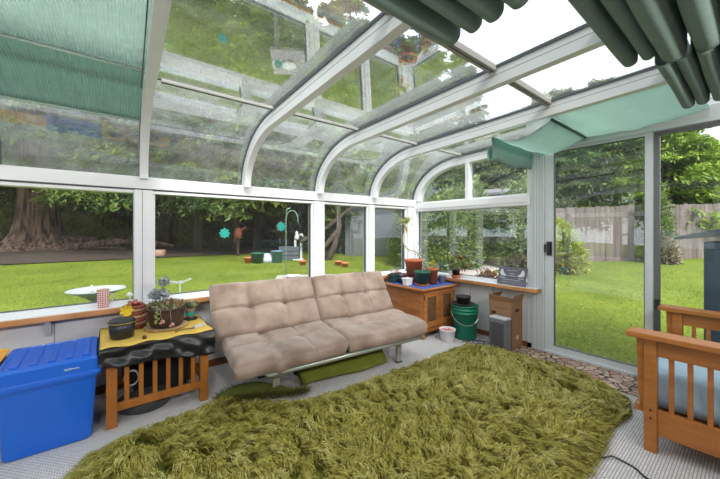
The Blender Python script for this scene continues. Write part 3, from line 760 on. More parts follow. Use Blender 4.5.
def leafcloud(nleaf, c, rad, size, seed=1, flat=.4, up=.3, k=2):
    r = np.random.default_rng(seed); n = nleaf
    d = r.normal(size=(n, 3)); d /= np.linalg.norm(d, axis=1)[:, None]; rr = r.uniform(.25, 1, n)[:, None]**.5
    p = d*rr*np.array(rad)+np.array(c)
    a = r.normal(size=(n, 3)); a[:, 2] = a[:, 2]*flat+up; a /= np.linalg.norm(a, axis=1)[:, None]
    b = np.cross(a, r.normal(size=(n, 3))); b /= np.linalg.norm(b, axis=1)[:, None]
    s = (r.uniform(.6, 1.3, n)*size)[:, None]
    V = np.stack([p, p+a*s*.5+b*s*.28, p+a*s, p+a*s*.5-b*s*.28], 1).reshape(-1, 3)
    return V, np.arange(n*4).reshape(-1, 4)
# big brown bowl of succulents
k = thing('succulent_bowl', 'big dark brown round planter of succulents on the yellow cloth', 'potted plant', (-3.135, -.345, TZ+.014))
MB().lathe([(0, 0), (.095, 0), (.105, .01), (.118, .10), (.121, .125), (.126, .127), (.126, .14), (.116, .14), (.112, .12), (0, .118)], n=40).build('pot', BROWNP, k)
MB().lathe([(0, .121), (.112, .123)], n=24).build('soil', SOIL, k)
V, F = leafcloud(420, (0, 0, .15), (.12, .12, .035), .030, 3); fastmesh('succulent_leaves', V, F, LEAFD, k)
V, F = leafcloud(120, (.02, -.02, .155), (.11, .10, .03), .026, 4); fastmesh('dry_leaves', V, F, mat('leaf_rust', (.38, .20, .11), .8, var=.3, vscale=40), k)
for i in range(12):
    a = i*.9+.2; x, y = .07*math.cos(a), .07*math.sin(a); MB().tube([(x, y, .12), (x*1.15, y*1.15, .16), (x*1.25, y*1.25, .175)], .0035, 5).build('stem', STEMB, k)
m = MB()
for x0, l in ((.005, .10), (-.055, .07)):
    pts = [(x0, -.119, .14), (x0, -.130, .13), (x0+.004, -.128, .14-l*.6), (x0+.01, -.126, .14-l)]; m.tube(pts, .0016, 5)
    for q in range(5): m.lathe([(0, -.010), (.010, -.003), (.010, .004), (0, .010)], (x0+.01+.010*math.sin(q*2.3), -.134, .14-l-.012+.008*math.cos(q*1.9)), 8)
m.build('trailing_flowers', mat('dusky_pink', (.48, .25, .24), .7), k)
m = MB()
for q in range(7): m.lathe([(0, -.011), (.011, -.003), (.011, .004), (0, .011)], (-.075+.01*math.sin(q*2), -.105-.004*(q % 2), .125-.012*q), 8)
m.build('trailing_leaves', mat('leaf_lime', (.22, .25, .07), .6), k)
thing_lathe('pot_saucer', [(0, 0), (.125, 0), (.142, .006), (.145, .013), (.135, .013), (0, .012)], mat('saucer_tan', (.42, .27, .13), .7, var=.2), (-3.135, -.345, TZ), 'round tan saucer beneath the brown succulent planter', 'saucer', n=40)
# silver leaved plant
k = thing('silver_plant', 'grey leaved woolly plant rising above the succulent planter', 'plant', (-3.150, -.300, TZ+.137))
m = MB(); m.tube([(0, 0, 0), (-.004, .0, .06), (.0, .01, .17)], .004, 6).tube([(0, 0, .03), (-.03, 0, .08)], .003, 6); m.build('stem', STEMB, k)
V1, F1 = leafcloud(130, (-.03, .0, .095), (.055, .04, .035), .040, 8); V2, F2 = leafcloud(100, (.005, .015, .185), (.032, .03, .034), .032, 9)
V3, F3 = leafcloud(50, (.022, .0, .10), (.022, .022, .03), .026, 10)
fastmesh('woolly_leaves', np.concatenate([V1, V2, V3]), np.concatenate([F1, F2+len(V1), F3+len(V1)+len(V2)]), LEAFS, k)
# small pot with teal label on black saucer
k = thing('nursery_pot', 'small pot with a teal label and leafy cutting on a black saucer', 'potted plant', (-2.955, -.235, TZ+.012))
MB().lathe([(0, 0), (.026, 0), (.036, .075), (.038, .077), (.033, .077), (0, .065)], n=24).build('pot', mat('pot_speckled', (.42, .30, .26), .7, var=.3, vscale=60), k)
MB().lathe([(.0335, .022), (.0372, .055)], n=24).build('label_band', mat('teal_label', (.03, .30, .24), .5), k)
V, F = leafcloud(130, (0, 0, .105), (.04, .04, .035), .03, 12); fastmesh('leaves', V, F, LEAFD, k)
thing_lathe('black_saucer', [(0, 0), (.045, 0), (.058, .01), (.055, .012), (0, .010)], BLKP, (-2.955, -.235, TZ), 'black saucer under the pot with the teal label', 'saucer', n=28)
o = MB().box((-.045, -.016, 0), (.045, .016, .012)).box((-.04, -.012, .012), (.04, .012, .014)).build('remote_control', mat('pale_grey', (.55, .56, .55), .4), bevel=.003); o.location = (-2.945, -.495, TZ+.002); o.rotation_euler = (0, 0, .45); tag(o, 'small pale grey gadget lying on the yellow cloth near the futon', 'gadget')
o = MB().tube([(0, 0, .004), (-.03, -.01, .006), (-.06, .01, .004), (-.09, .0, .004), (-.12, -.025, .004)], .003, 6).build('short_cable', BLKP); o.location = (-2.99, -.52, TZ+.002); tag(o, 'short dark cable lying beside the grey gadget', 'cable')
o = MB().lathe([(0, 0), (.011, 0), (.013, .012), (.009, .022), (0, .024)], n=12).build('acorn_cap', mat('dark_red', (.12, .03, .03), .6)); o.location = (-3.29, -.56, TZ+.002); tag(o, 'little dark red knob on the edge of the yellow cloth', 'trinket')

# ---------------- pine cabinet with lattice doors
cab = thing('pine_cabinet', 'low pine cabinet with dark lattice doors in the corner', 'cabinet', (0, 0, 0))
c0, c1, d0, d1 = -.735, -.11, -.765, -.13
MB().box((c0+.02, d0+.02, .07), (c1-.02, d1, .545)).build('body', CABW, cab)
MB().box((c0-.02, d0-.02, .545), (c1+.02, d1, .572)).build('cabinet_top', CABW, cab, bevel=.008)
MB().box((c0+.005, d0+.005, .07), (c1-.005, d1, .11)).build('plinth', CABW, cab, bevel=.006)
for x in (c0+.05, c1-.05):
    for y in (d0+.05, d1-.05): MB().lathe([(0, 0), (.03, 0), (.043, .014), (.045, .034), (.034, .056), (.03, .07), (0, .07)], (x, y, 0), 20).build('bun_foot', CABW, cab)
xm = (c0+c1)/2
for a, b in ((c0+.03, xm-.003), (xm+.003, c1-.03)):
    y = d0+.02
    dd = MB().box((a, y-.02, .125), (a+.06, y, .53)).box((b-.06, y-.02, .125), (b, y, .53)).box((a+.06, y-.02, .47), (b-.06, y, .53)).box((a+.06, y-.02, .125), (b-.06, y, .19)).build('door', CABW, cab, bevel=.003)
    MB().box((a+.06, y-.004, .19), (b-.06, y-.001, .47)).build('door_backing', mat('dark_cloth', (.03, .022, .02), .9), dd)
    m = MB(); wx, wz = b-a-.12, .28
    for i in range(-6, 12):
        for s in (1, -1):
            x0_, x1_ = 0., wx
            z0_ = i*.045; z1_ = z0_ + s*wx*1.0
            # clip to panel height
            t0, t1 = 0., 1.
            dz = z1_-z0_
            for lim, sg in ((0, 1), (wz, -1)):
                num = (lim-z0_)/dz
                if sg*dz > 0: t0 = max(t0, num)
                else: t1 = min(t1, num)
            if t1-t0 > .03: m.tube([(a+.06+wx*t0, y-.009, .19+z0_+dz*t0), (a+.06+wx*t1, y-.009, .19+z0_+dz*t1)], .0042, 4)
    m.build('lattice', mat('lattice_dark', (.27, .13, .05), .5), dd)
    kx = b-.022 if a < xm-.1 else a+.022
    MB().lathe([(0, 0), (.010, .0), (.012, .01), (0, .016)], (0, 0, 0), 12).build('knob', CABW, dd, M=Matrix.Translation((kx, y-.02, .335)) @ Matrix.Rotation(PI/2, 4, 'X'))
    hx = a+.006 if a < xm-.1 else b-.006
    for z in (.17, .47): MB().box((hx-.008, y-.024, z-.025), (hx+.008, y-.019, z+.025)).build('hinge', BLKP, dd)
o = MB().box((c0+.03, d0+.005, .5725), (c1+.005, d1-.03, .5755)).build('blue_mat', BLUEM); tag(o, 'blue mat lying across the pine cabinet top', 'mat')
CT = .577
def pot(name, label, x, y, z, r0, r1, h, m_, cat='pot', rim=.012, thick=.004, soil=True, group=None, sauc=None, rz=0):
    k = thing(name, label, cat, (x, y, z))
    MB().lathe([(0, 0), (r0, 0), (r0+(r1-r0)*(1-rim*2/h), h-rim*2), (r1+.004, h-rim*2), (r1+.005, h), (r1-thick, h), (r0*.95, .01), (0, .01)], n=32).build('pot_body', m_, k)
    if soil: MB().lathe([(0, h*.82), (r0+(r1-r0)*.8-thick, h*.82)], n=20).build('soil', SOIL, k)
    return k
# dracaena in a big terracotta pot with bent pale stem
k = pot('bent_stem_plant', 'tall bent stem plant with spiky crown in a terracotta pot', -.42, -.36, CT, .075, .118, .285, TERRD, 'potted plant')
k2 = thing('spiky_plant', 'plant with a bent pale bare trunk topped by a spiky tuft', 'plant', (0, 0, 0))
bpy.data.objects.remove(k2)
stem = [(.08, -.05, .20), (.07, -.06, .26), (.03, -.07, .32), (-.02, -.07, .375), (-.08, -.06, .40), (-.16, -.07, .415), (-.215, -.07, .44), (-.255, -.06, .50), (-.26, -.06, .57), (-.235, -.06, .63), (-.222, -.06, .70), (-.215, -.06, .745)]
MB().tube(stem, [.012, .011, .011, .010, .010, .010, .010, .0095, .009, .0085, .008, .006], 10).tube([(-.16, -.07, .415), (-.185, -.075, .395)], .008, 6).build('stem', STEMP, k)
m = MB(); tip = Vector((-.215, -.06, .735)); rr = random.Random(3)
for i in range(34):
    a = i*2.4; el = rr.uniform(-.25, 1.0); l = rr.uniform(.13, .20); dv = Vector((math.cos(a)*math.cos(el), math.sin(a)*math.cos(el), math.sin(el))); s = dv.cross(Vector((0, 0, 1))).normalized()*.008
    p1 = tip+dv*l*.5; p2 = tip+dv*l+Vector((0, 0, -.03*l/.1)); m.add([tip-s*.5, tip+s*.5, p1+s, p1-s, p2], [(0, 1, 2, 3), (3, 2, 4)])
m.build('spiky_leaves', LEAFY, k, solid=.001)
m = MB()
for i in range(9):
    a = i*1.3; l = rr.uniform(.07, .15); p0 = tip+Vector((0, 0, -.02)); p1 = p0+Vector((.018*math.cos(a), .018*math.sin(a), -l*.5)); p2 = p0+Vector((.024*math.cos(a), .024*math.sin(a), -l)); s = Vector((.005, 0, 0)); m.add([p0-s, p0+s, p1+s, p1-s, p2], [(0, 1, 2, 3), (3, 2, 4)])
m.build('dead_leaves', mat('leaf_dry_orange', (.50, .22, .04), .8), k, solid=.001)
# lacy white flowering twigs
m = MB(); r2 = random.Random(9)
for i in range(7):
    a = r2.uniform(0, 6.3); x, y = .03*math.cos(a)+.03, .03*math.sin(a); pts = [(x, y, .24)]
    for q in range(5): pts.append((pts[-1][0]+r2.uniform(-.025, .022), pts[-1][1]+r2.uniform(-.02, .02), pts[-1][2]+.05))
    m.tube(pts, .0018, 5)
    if i % 2: 
        for q in (2, 3, 4, 5): m.lathe([(0, 0), (.010, .006), (.006, .014), (0, .016)], pts[q], 6)
m.build('flowering_twigs', mat('twig_lilac', (.50, .48, .58), .8), k)
# second row of pots
k = pot('green_planter', 'dark green plastic planter standing in front on the cabinet', -.545, -.60, CT+.017, .065, .098, .155, DGREEN, 'potted plant', rim=.014)
m = MB().tube([(0, 0, .13), (.01, .0, .20), (.02, .01, .26), (.05, 0, .30)], .0022, 6); m.build('thin_stem', STEMP, k)
thing_lathe('terracotta_saucer', [(0, 0), (.070, 0), (.085, .016), (.080, .018), (0, .012)], TERRA, (-.545, -.60, CT), 'terracotta saucer beneath the dark green planter', 'saucer', n=28)
k = pot('terracotta_pot', 'plain terracotta pot with lime sprig next to the green planter', -.355, -.60, CT+.010, .050, .072, .18, TERRA, 'potted plant')
V, F = leafcloud(40, (0, 0, .21), (.03, .03, .05), .04, 22, up=1); fastmesh('sprig', V, F, mat('sprig_yellow', (.55, .50, .06), .6), k)
thing_lathe('dark_saucer', [(0, 0), (.06, 0), (.07, .010), (.066, .012), (0, .009)], BLKP, (-.355, -.60, CT), 'dark saucer beneath the plain terracotta pot', 'saucer', n=28)
k = thing('white_box', 'small white plastic tub beside the dark green planter', 'tub', (-.66, -.47, CT))
rbody([(.045, .035, 0, .01), (.055, .042, .075, .01), (.061, .048, .075, .012), (.061, .048, .083, .012), (.052, .040, .083, .01), (.044, .034, .01, .01)], capt=True).build('tub_body', WHT, k)
k = thing('teal_trough', 'dark teal trough planter at the wall side of the cabinet', 'planter', (-.60, -.215, CT)) 
rbody([(.075, .045, 0, .02), (.09, .055, .085, .02), (.105, .065, .087, .02), (.105, .065, .10, .02), (.088, .050, .10, .02), (.085, .048, .085, .02)], capt=True).build('trough_body', mat('teal_dark', (.012, .055, .06), .5), k)
rbody([(.08, .045, .1, .02), (.072, .04, .115, .02)], capt=True).build('soil', SOIL, k)
V, F = leafcloud(60, (0, 0, .13), (.09, .045, .02), .03, 31); fastmesh('seedlings', V, F, mat('pale_petals', (.55, .42, .38), .7, var=.3, vscale=30), k)
rr = random.Random(5)
for i, (x, y, z, r, h, mm_, lab, nm) in enumerate([
    (-.62, -.335, CT, .035, .065, mat('navy', (.03, .04, .09), .5), 'small navy pot between the teal trough and the white tub', 'small_pot'),
    (-.185, -.62, CT, .045, .10, mat('clear_grey', (.42, .46, .48), .3), 'grey translucent jar on the blue mat near the cabinet edge', 'jar'),
    (-.235, -.50, CT, .035, .07, mat('aqua', (.08, .42, .40), .5), 'small aqua cup on the blue mat beside the grey jar', 'cup'),
    (-.155, -.44, CT, .05, .12, mat('offwhite', (.72, .70, .68), .5), 'off white pot with a pink bloom near the cabinet edge', 'small_pot'),
    (-.22, -.28, CT, .055, .14, mat('charcoal', (.05, .05, .055), .5), 'charcoal pot holding a pale blue flower at the corner', 'small_pot')]):
    k = thing(nm, lab, 'pot', (x, y, z))
    MB().lathe([(0, 0), (r*.8, 0), (r, h*.85), (r*1.1, h*.86), (r*1.1, h), (r*.95, h), (r*.75, h*.2), (0, h*.2)], n=22).build('vessel', mm_, k)
    if i in (3, 4, 0):
        cc = [mat('bloom_purple', (.35, .25, .45), .7), 0, 0, mat('bloom_pink', (.72, .45, .45), .7), mat('bloom_blue', (.45, .58, .72), .7)][i]
        V, F = leafcloud(36, (0, 0, h+.035), (.026, .026, .026), .022, 40+i); fastmesh('bloom', V, F, cc, k)
        MB().tube([(0, 0, h*.3), (0, 0, h+.03)], .003, 6).build('stem', STEMB, k)
# on the ledge by the gable window
k = pot('black_nursery_pot', 'black square nursery pot on the gable window ledge', -.064, -.735, .652, .038, .052, .095, BLKP, 'pot', rim=.006)
thing_lathe('red_saucer', [(0, 0), (.046, 0), (.060, .035), (.056, .037), (.046, .010), (0, .012)], TERRD, (-.064, -.735, .6395), 'orange red saucer beneath the black nursery pot', 'saucer', n=28)
# white dishes / trays beyond the pots on ledge
thing_lathe('white_dish', [(0, 0), (.04, 0), (.052, .025), (.05, .028), (0, .012)], CREAM, (-.062, -.58, .6395), 'little white dish on the gable ledge beside the cabinet', 'dish', n=24)
# slate sign with pale winged figures
k = thing('slate_sign', 'grey slate sign with white motifs leaning on the gable ledge', 'sign', (-.078, -1.43, .641), 0)
Ms = Matrix.Rotation(math.radians(16), 4, 'Y')
MB().box((0, -.155, 0), (.012, .155, .195)).build('board', mat('slate', (.12, .12, .155), .7, var=.15, vscale=20), k, M=Ms, bevel=.003)
m = MB()
def fl(poly, m=m):      # flat motif on the board's room side; poly in (y,z)
    m.prism(poly, -.0025, .001, 'x')
for s in (1, -1):
    fl([(s*.118, .172), (s*.104, .168), (s*.092, .130), (s*.055, .100), (s*.085, .096)][::1]); fl([(s*.118, .172), (s*.085, .096), (s*.122, .10), (s*.134, .13)])
    fl([(s*.128, .08), (s*.07, .08), (s*.072, .074), (s*.128, .074)])
fl([(.045, .098), (-.045, .098), (-.045, .102), (.045, .102)])
fl([(.03, .120), (-.03, .120), (-.03, .124), (.03, .124)])
m.build('white_motif', mat('chalk_white', (.66, .67, .74), .8), k, M=Ms)
m = MB(); rr = random.Random(4)
for z, h, a, b in ((.155, .010, -.05, .055), (.052, .012, -.10, .10), (.030, .007, -.115, .115)):
    y = a
    while y < b:
        wd_ = rr.uniform(.006, .012); m.box((-.0022, y, z), (.001, min(b, y+wd_), z+h*rr.uniform(.6, 1))); y += wd_+.004
m.box((-.0022, -.14, .188), (.001, .14, .190)).box((-.0022, -.14, .010), (.001, .14, .012))
m.build('lettering', mat('chalk_grey', (.42, .42, .50), .8), k, M=Ms)
# ---------------- green bucket etc
k = thing('green_bucket', 'green plastic bucket with wire handle beside the cabinet', 'bucket', (-.255, -.985, 0))
MB().lathe([(0, 0), (.122, 0), (.126, .008), (.140, .29), (.148, .292), (.148, .30), (.141, .302), (.142, .325), (.149, .327), (.149, .335), (.143, .337), (.145, .365), (.151, .367), (.151, .378), (.139, .378), (.12, .02), (0, .015)], n=48).build('bucket_body', BGREEN, k)
pts = [(.147*math.cos(a), .147*math.sin(a), .315-.13*math.sin((a-PI)*1.0)*1) for a in np.linspace(PI, 2*PI, 24)]
Mh = Matrix.Rotation(math.radians(-48), 4, 'Z')
pts2 = [Mh @ Vector((1.06*p[0], 1.06*p[1], .315-.14*math.sin(a-PI))) for p, a in zip(pts, np.linspace(PI, 2*PI, 24))]
hd = MB().tube([(p.x, p.y, .315-.14*math.sin(a-PI)) for p, a in zip(pts2, np.linspace(PI, 2*PI, 24))], .0022, 6).build('wire_handle', mat('wire_steel', (.5, .55, .5), .4, metal=.5), k)
i0 = 14; g_ = pts2[i0]; g2_ = pts2[i0+4]
za = lambda i: .315-.14*math.sin(np.linspace(PI, 2*PI, 24)[i]-PI)
MB().tube([(pts2[i].x, pts2[i].y, za(i)) for i in range(16, 20)], .007, 8).build('grip', WHT, hd)
k = thing('nesting_pot', 'black ribbed plant pot on a black dish on top of the bucket', 'pot', (-.27, -.975, .378))
MB().lathe([(0, 0), (.105, 0), (.125, .02), (.121, .022), (.10, .012), (0, .010)], n=36).build('dish', mat('dish_dark', (.035, .03, .028), .5), k)
MB().lathe([(.0, .012), (.068, .012), (.078, .085), (.083, .086), (.083, .100), (.075, .100), (.066, .03), (0, .03)], n=36, wob=lambda a, z: 1+.012*math.cos(24*a)).build('pot_body', mat('pot_dark_brown', (.03, .022, .02), .5), k)
k = thing('white_tub', 'white plastic tub with a pink liner in front of the green bucket', 'tub', (-.50, -.925, 0))
MB().lathe([(0, 0), (.070, 0), (.074, .006), (.086, .12), (.092, .122), (.092, .132), (.084, .132), (.07, .012), (0, .012)], n=36).build('tub_body', WHT, k)
MB().lathe([(0, .10), (.082, .115)], n=24).lathe([(0, .11), (.03, .113), (.02, .125), (0, .13)], (.02, .01, 0), 12).build('pink_contents', PINK, k)
MB().box((-.09, -.006, .134), (.09, .006, .138)).build('cross_strap', WHT, k, M=Matrix.Rotation(.5, 4, 'Z') @ Matrix.Rotation(.12, 4, 'Y'))
# ---------------- heater and cardboard box
k = thing('space_heater', 'upright silver and black fan heater in front of the cardboard box', 'heater', (-.33, -1.445, 0), math.radians(-4))
MB().box((-.05, -.092, .012), (.05, .092, .335)).build('body', HEATF, k, bevel=.012)
m = MB().box((-.055, -.076, .035), (-.048, .076, .30)); m.build('grille', HEATD, k, bevel=.004)
m = MB()
for i in range(22): z = .05+.0112*i; m.box((-.060, -.062, z), (-.053, .062, z+.004))
m.build('grille_bars', mat('bars_grey', (.10, .105, .12), .45), k)
MB().box((-.052, -.094, .327), (.052, .094, .347)).build('top_cap', mat('heater_top', (.55, .56, .60), .35), k, bevel=.008)
for y in (-.075, .075): MB().box((-.055, y-.015, 0), (.055, y+.015, .014)).build('foot', BLKP, k)
k = thing('cardboard_box', 'tall open cardboard box standing against the gable knee wall', 'box', (-.145, -1.41, 0), math.radians(-2))
hx, hy, H = .105, .125, .49; t_ = .004
MB().box((-hx, -hy, 0), (hx, hy, t_)).box((-hx, -hy, 0), (-hx+t_, hy, H)).box((hx-t_, -hy, 0), (hx, hy, H)).box((-hx, -hy, 0), (hx, -hy+t_, H)).box((-hx, hy-t_, 0), (hx, hy, H)).build('box_body', CARD, k)
m = MB()
m.add([(-hx, -hy, H), (-hx, hy, H), (-hx-.03, hy*.9, H+.06), (-hx-.03, -hy*.9, H+.06)], [(0, 1, 2, 3)])
m.add([(-hx, -hy, H), (hx, -hy, H), (hx*.9, -hy-.02, H+.075), (-hx*.9, -hy-.02, H+.075)], [(0, 1, 2, 3)])
m.add([(-hx, hy, H), (hx, hy, H), (hx*.9, hy-.04, H+.07), (-hx*.9, hy-.04, H+.07)], [(0, 1, 2, 3)])
m.build('flap', CARD, k, solid=.004)
for a_, b_ in (((-hx-.002, .05, .345), (-hx+.001, .10, .375)), ((-.04, -hy-.002, .385), (.035, -hy+.001, .415))): MB().box(a_, b_).build('hand_hole', mat('hole_dark', (.04, .02, .012), .9), k)
MB().box((-hx-.0015, -.07, .415), (-hx+.001, .04, .422)).build('printed_text', mat('print_brown', (.14, .07, .04), .9), k)
MB().box((-.02, -hy-.0015, .10), (.025, -hy+.001, .14)).build('pale_sticker', mat('sticker', (.6, .55, .48), .7), k)
rr = random.Random(11); pts = []
for i in range(34):
    a = i*.62; pts.append((-.42+.09*math.cos(a)*rr.uniform(.5, 1)+.004*i, -1.12+.10*math.sin(a)*rr.uniform(.5, 1)-.004*i, .008+rr.uniform(0, .018)))
def smooth(pts, k=4):
    P = [Vector(p) for p in pts]; out = []
    for i in range(len(P)-1):
        p0, p1, p2, p3 = P[max(0, i-1)], P[i], P[i+1], P[min(len(P)-1, i+2)]
        for j in range(k):
            t = j/k; out.append(.5*((2*p1)+(-p0+p2)*t+(2*p0-5*p1+4*p2-p3)*t*t+(-p0+3*p1-3*p2+p3)*t**3))
    return out+[P[-1]]
o = MB().tube([(p.x, p.y, max(.005, p.z)) for p in smooth(pts)], .0038, 6).build('heater_cord', BLKP); tag(o, 'tangled black power cord heaped on the carpet beside the heater', 'cord')
pts = [(-1.60, -2.45, .012), (-1.50, -2.50, .008), (-1.45, -2.545, .006), (-1.40, -2.58, .007), (-1.36, -2.61, .014), (-1.345, -2.655, .006), (-1.36, -2.71, .006), (-1.40, -2.76, .006), (-1.38, -2.83, .006), (-1.30, -2.95, .006), (-1.2, -3.1, .006)]
o = MB().tube(smooth(pts), .0042, 6).build('floor_cable', BLKP); tag(o, 'black cable running from under the rug past the armchair post', 'cable')

# ---------------- mission armchair
ac = thing('mission_armchair', 'slatted oak armchair with pale blue cushion facing the windows', 'armchair', (0, 0, 0))
AX0, AX1 = -1.10, -.165
def arm_side(x):
    MB().prism([(-2.70, .0), (-2.755, .0), (-2.755, .63), (-2.70, .63)], x-.028, x+.028, 'x').build('front_post', CHRW, ac, bevel=.003)
    MB().prism([(-3.62, 0), (-3.67, 0), (-3.67, .626), (-3.62, .626)], x-.028, x+.028, 'x').build('rear_post', CHRW, ac, bevel=.003)
    MB().prism([(-2.625, .640), (-2.635, .630), (-3.72, .625), (-3.72, .653), (-2.645, .660), (-2.625, .655)], x-.062, x+.062, 'x').build('armrest', CHRW, ac, bevel=.004)
    MB().box((x-.015, -3.62, .535), (x+.015, -2.755, .628)).build('upper_rail', CHRW, ac, bevel=.002)
    MB().box((x-.015, -3.62, .10), (x+.015, -2.755, .238)).build('lower_rail', CHRW, ac, bevel=.002)
    for i in range(11):
        y = -2.800-.0715*i; MB().box((x-.008, y-.022, .238), (x+.008, y, .55)).build('slat', CHRW, ac, bevel=.0015)
    MB().prism([(-2.70, .63), (-2.665, .63), (-2.675, .30), (-2.70, .27)], x-.012, x+.012, 'x').build('bracket', CHRW, ac, bevel=.002)
    MB().lathe([(0, 0), (.006, 0), (.006, .002), (0, .002)], (0, 0, 0), 8).build('peg', mat('peg_dark', (.05, .02, .01), .6), ac, M=Matrix.Translation((x-.0285, -2.73, .19)) @ Matrix.Rotation(-PI/2, 4, 'Y'))
    MB().lathe([(0, 0), (.006, 0), (.006, .002), (0, .002)], (0, 0, 0), 8).build('peg', mat('peg_dark', (.05, .02, .01), .6), ac, M=Matrix.Translation((x-.0285, -2.73, .235)) @ Matrix.Rotation(-PI/2, 4, 'Y'))
arm_side(AX0); arm_side(AX1)
MB().box((AX0+.0, -2.70, .20), (AX1, -2.678, .29)).box((AX0, -2.68, .20), (AX1, -2.655, .235)).build('front_rail', CHRW, ac, bevel=.003)
MB().box((AX0+.02, -3.65, .16), (AX1-.02, -2.70, .215)).build('seat_deck', CHRW, ac)
MB().box((AX0+.03, -3.66, .50), (AX1-.03, -3.63, 1.0)).build('back_frame', CHRW, ac, bevel=.003)
m = cushion(AX1-AX0-.065, .93, .20, 1, 1, nx=30, ny=30, buttons=False, er=.07, edge=.5)
m.build('seat_cushion', CUSHB, ac, M=Matrix.Translation((AX0+.032, -3.60, .216)))
m = cushion(AX1-AX0-.065, .62, .18, 1, 1, nx=30, ny=30, buttons=False, er=.07, edge=.5)
m.build('back_cushion', CUSHB, ac, M=Matrix.Translation((AX0+.032, -3.42, .40)) @ Matrix.Rotation(math.radians(78), 4, 'X'))

# ---------------- window stickers
def sticker(x, z, label):
    m = MB(); n = 64; poly = []
    for i in range(n):
        a = 2*PI*i/n; r = .050*(.62+.38*abs(math.cos(4*a))**.8); poly.append((x+r*math.cos(a), z+r*math.sin(a)))
    o = m.prism(poly, .0315, .0335, 'y').build('window_sticker', TEAL); return tag(o, label, 'sticker', 'teal flower stickers on the glass')
sticker(-2.615, 1.205, 'teal flower sticker on the glass before the red brown garden ornament')
sticker(-2.045, 1.272, 'teal flower sticker on the glass near the bird feeder hook')

# ================================================================== SHADES
# ribbed shade in the bay over the blue bin
k = thing('ribbed_shade', 'extended ribbed green shade covering the roof over the blue bin', 'shade')
def ribbed(x0, x1, ts, d, mat_, name, sag=0, nx=420):
    xs = np.linspace(x0, x1, nx); rows = []
    for q, t in enumerate(ts):
        y, z = roof_off(t, d); s = sag*math.sin(PI*q/(len(ts)-1)); n_ = roof_n(t)
        rows.append([(x + .05*min(0, y)*max(0, (x-x0)/(x1-x0)-.2), y, z - s - .0028*math.sin((x-x0)*2*PI/.0145)) for x in xs])
    return MB().grid(rows).build(name, mat_, k, solid=.001)
tl_ = [1.19+.27*i for i in range(11)]
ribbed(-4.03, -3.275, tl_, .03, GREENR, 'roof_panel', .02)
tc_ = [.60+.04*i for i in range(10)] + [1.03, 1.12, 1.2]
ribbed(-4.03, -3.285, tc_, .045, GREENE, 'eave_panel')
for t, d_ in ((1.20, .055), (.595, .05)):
    y, z = roof_off(t, d_); MB().tube([(-4.03, y, z), (-3.30, y, z)], .006, 8).build('hem_bar', mat('hem_pale', (.45, .58, .52), .6), k)
m = MB(); m.tube([(-3.285+.05*roof_off(t, .07)[0], *roof_off(t, .07)) for t in (1.0, 1.3, 2, 3, 4.1)], .003, 6); m.build('guide_wire', BLKP, k)
for q in (1.23,):
    y, z = roof_off(q, .06); MB().box((-3.29, y-.02, z-.012), (-3.27, y+.02, z+.008)).build('cord_clip', BLKP, k)
k = thing('ribbed_shade', 'ribbed green shade over the wooden crate at the room end', 'shade')
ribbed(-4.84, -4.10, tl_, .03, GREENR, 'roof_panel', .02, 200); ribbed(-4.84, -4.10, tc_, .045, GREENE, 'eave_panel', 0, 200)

# gathered shades: deep hanging folds
def gathered(x0, x1, folds, label, top=None, seed=0, tilt=0.0):
    """folds: list of (y of bottom, z of bottom, belly width)"""
    k = thing('gathered_shade', label, 'shade', group='gathered green roof shades')
    r = random.Random(seed); prof = []
    ys = [f[0] for f in folds]
    def ztop(y): return CZ+AZ+.04*(CY-y)-.035
    y_prev = ys[0]+.10
    prof.append((y_prev, ztop(y_prev)))
    for i, (y, zb, wdt) in enumerate(folds):
        zt = ztop(y)-.012
        h = wdt/2
        prof += [(y+h*.75, zt-.03), (y+h*1.05, (zt+zb)/2), (y+h, zb+h*.9)]
        for q in range(1, 8):
            a = PI*q/8; prof.append((y+h*math.cos(a), zb+h*.9-h*.9*math.sin(a)))
        prof += [(y-h, zb+h*.9), (y-h*1.05, (zt+zb)/2), (y-h*.75, zt-.03)]
        ny = folds[i+1][0] if i+1 < len(folds) else y-.06
        prof.append(((y-h*.75+ny+h*.75)/2, zt))
    rows = []; n = 22
    for i in range(n):
        u = i/(n-1); x = x0+(x1-x0)*u
        rows.append([(x + 0, y + .0015*math.sin(7*u+q*.35), z - tilt*math.sin(PI*u)*(1 if z < ztop(y)-.06 else 0)*.4) for q, (y, z) in enumerate(prof)])
    MB().grid(rows).build('fold_cloth', GREENF, k, solid=.003)
    for y in (ys[0]+.1, ys[-1]-.05): MB().tube([(x0, y, ztop(y)+.004), (x1, y, ztop(y)+.004)], .006, 6).build('support_rod', BLKP, k)
    return k
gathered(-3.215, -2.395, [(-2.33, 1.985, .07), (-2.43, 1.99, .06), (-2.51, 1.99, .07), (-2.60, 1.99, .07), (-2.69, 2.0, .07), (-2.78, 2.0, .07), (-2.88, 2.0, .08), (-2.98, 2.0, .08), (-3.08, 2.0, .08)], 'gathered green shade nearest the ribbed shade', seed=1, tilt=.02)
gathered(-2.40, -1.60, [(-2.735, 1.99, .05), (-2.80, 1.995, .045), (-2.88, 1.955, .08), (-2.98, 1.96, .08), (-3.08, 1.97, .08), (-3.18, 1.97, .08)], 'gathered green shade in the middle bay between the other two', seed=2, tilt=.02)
gathered(-1.59, -.80, [(-2.845, 1.955, .05), (-2.905, 1.96, .05), (-2.97, 1.96, .055), (-3.04, 1.96, .06), (-3.11, 1.96, .06), (-3.18, 1.96, .06), (-3.25, 1.96, .06)], 'gathered green shade above the armchair and sliding door', seed=3, tilt=.0)
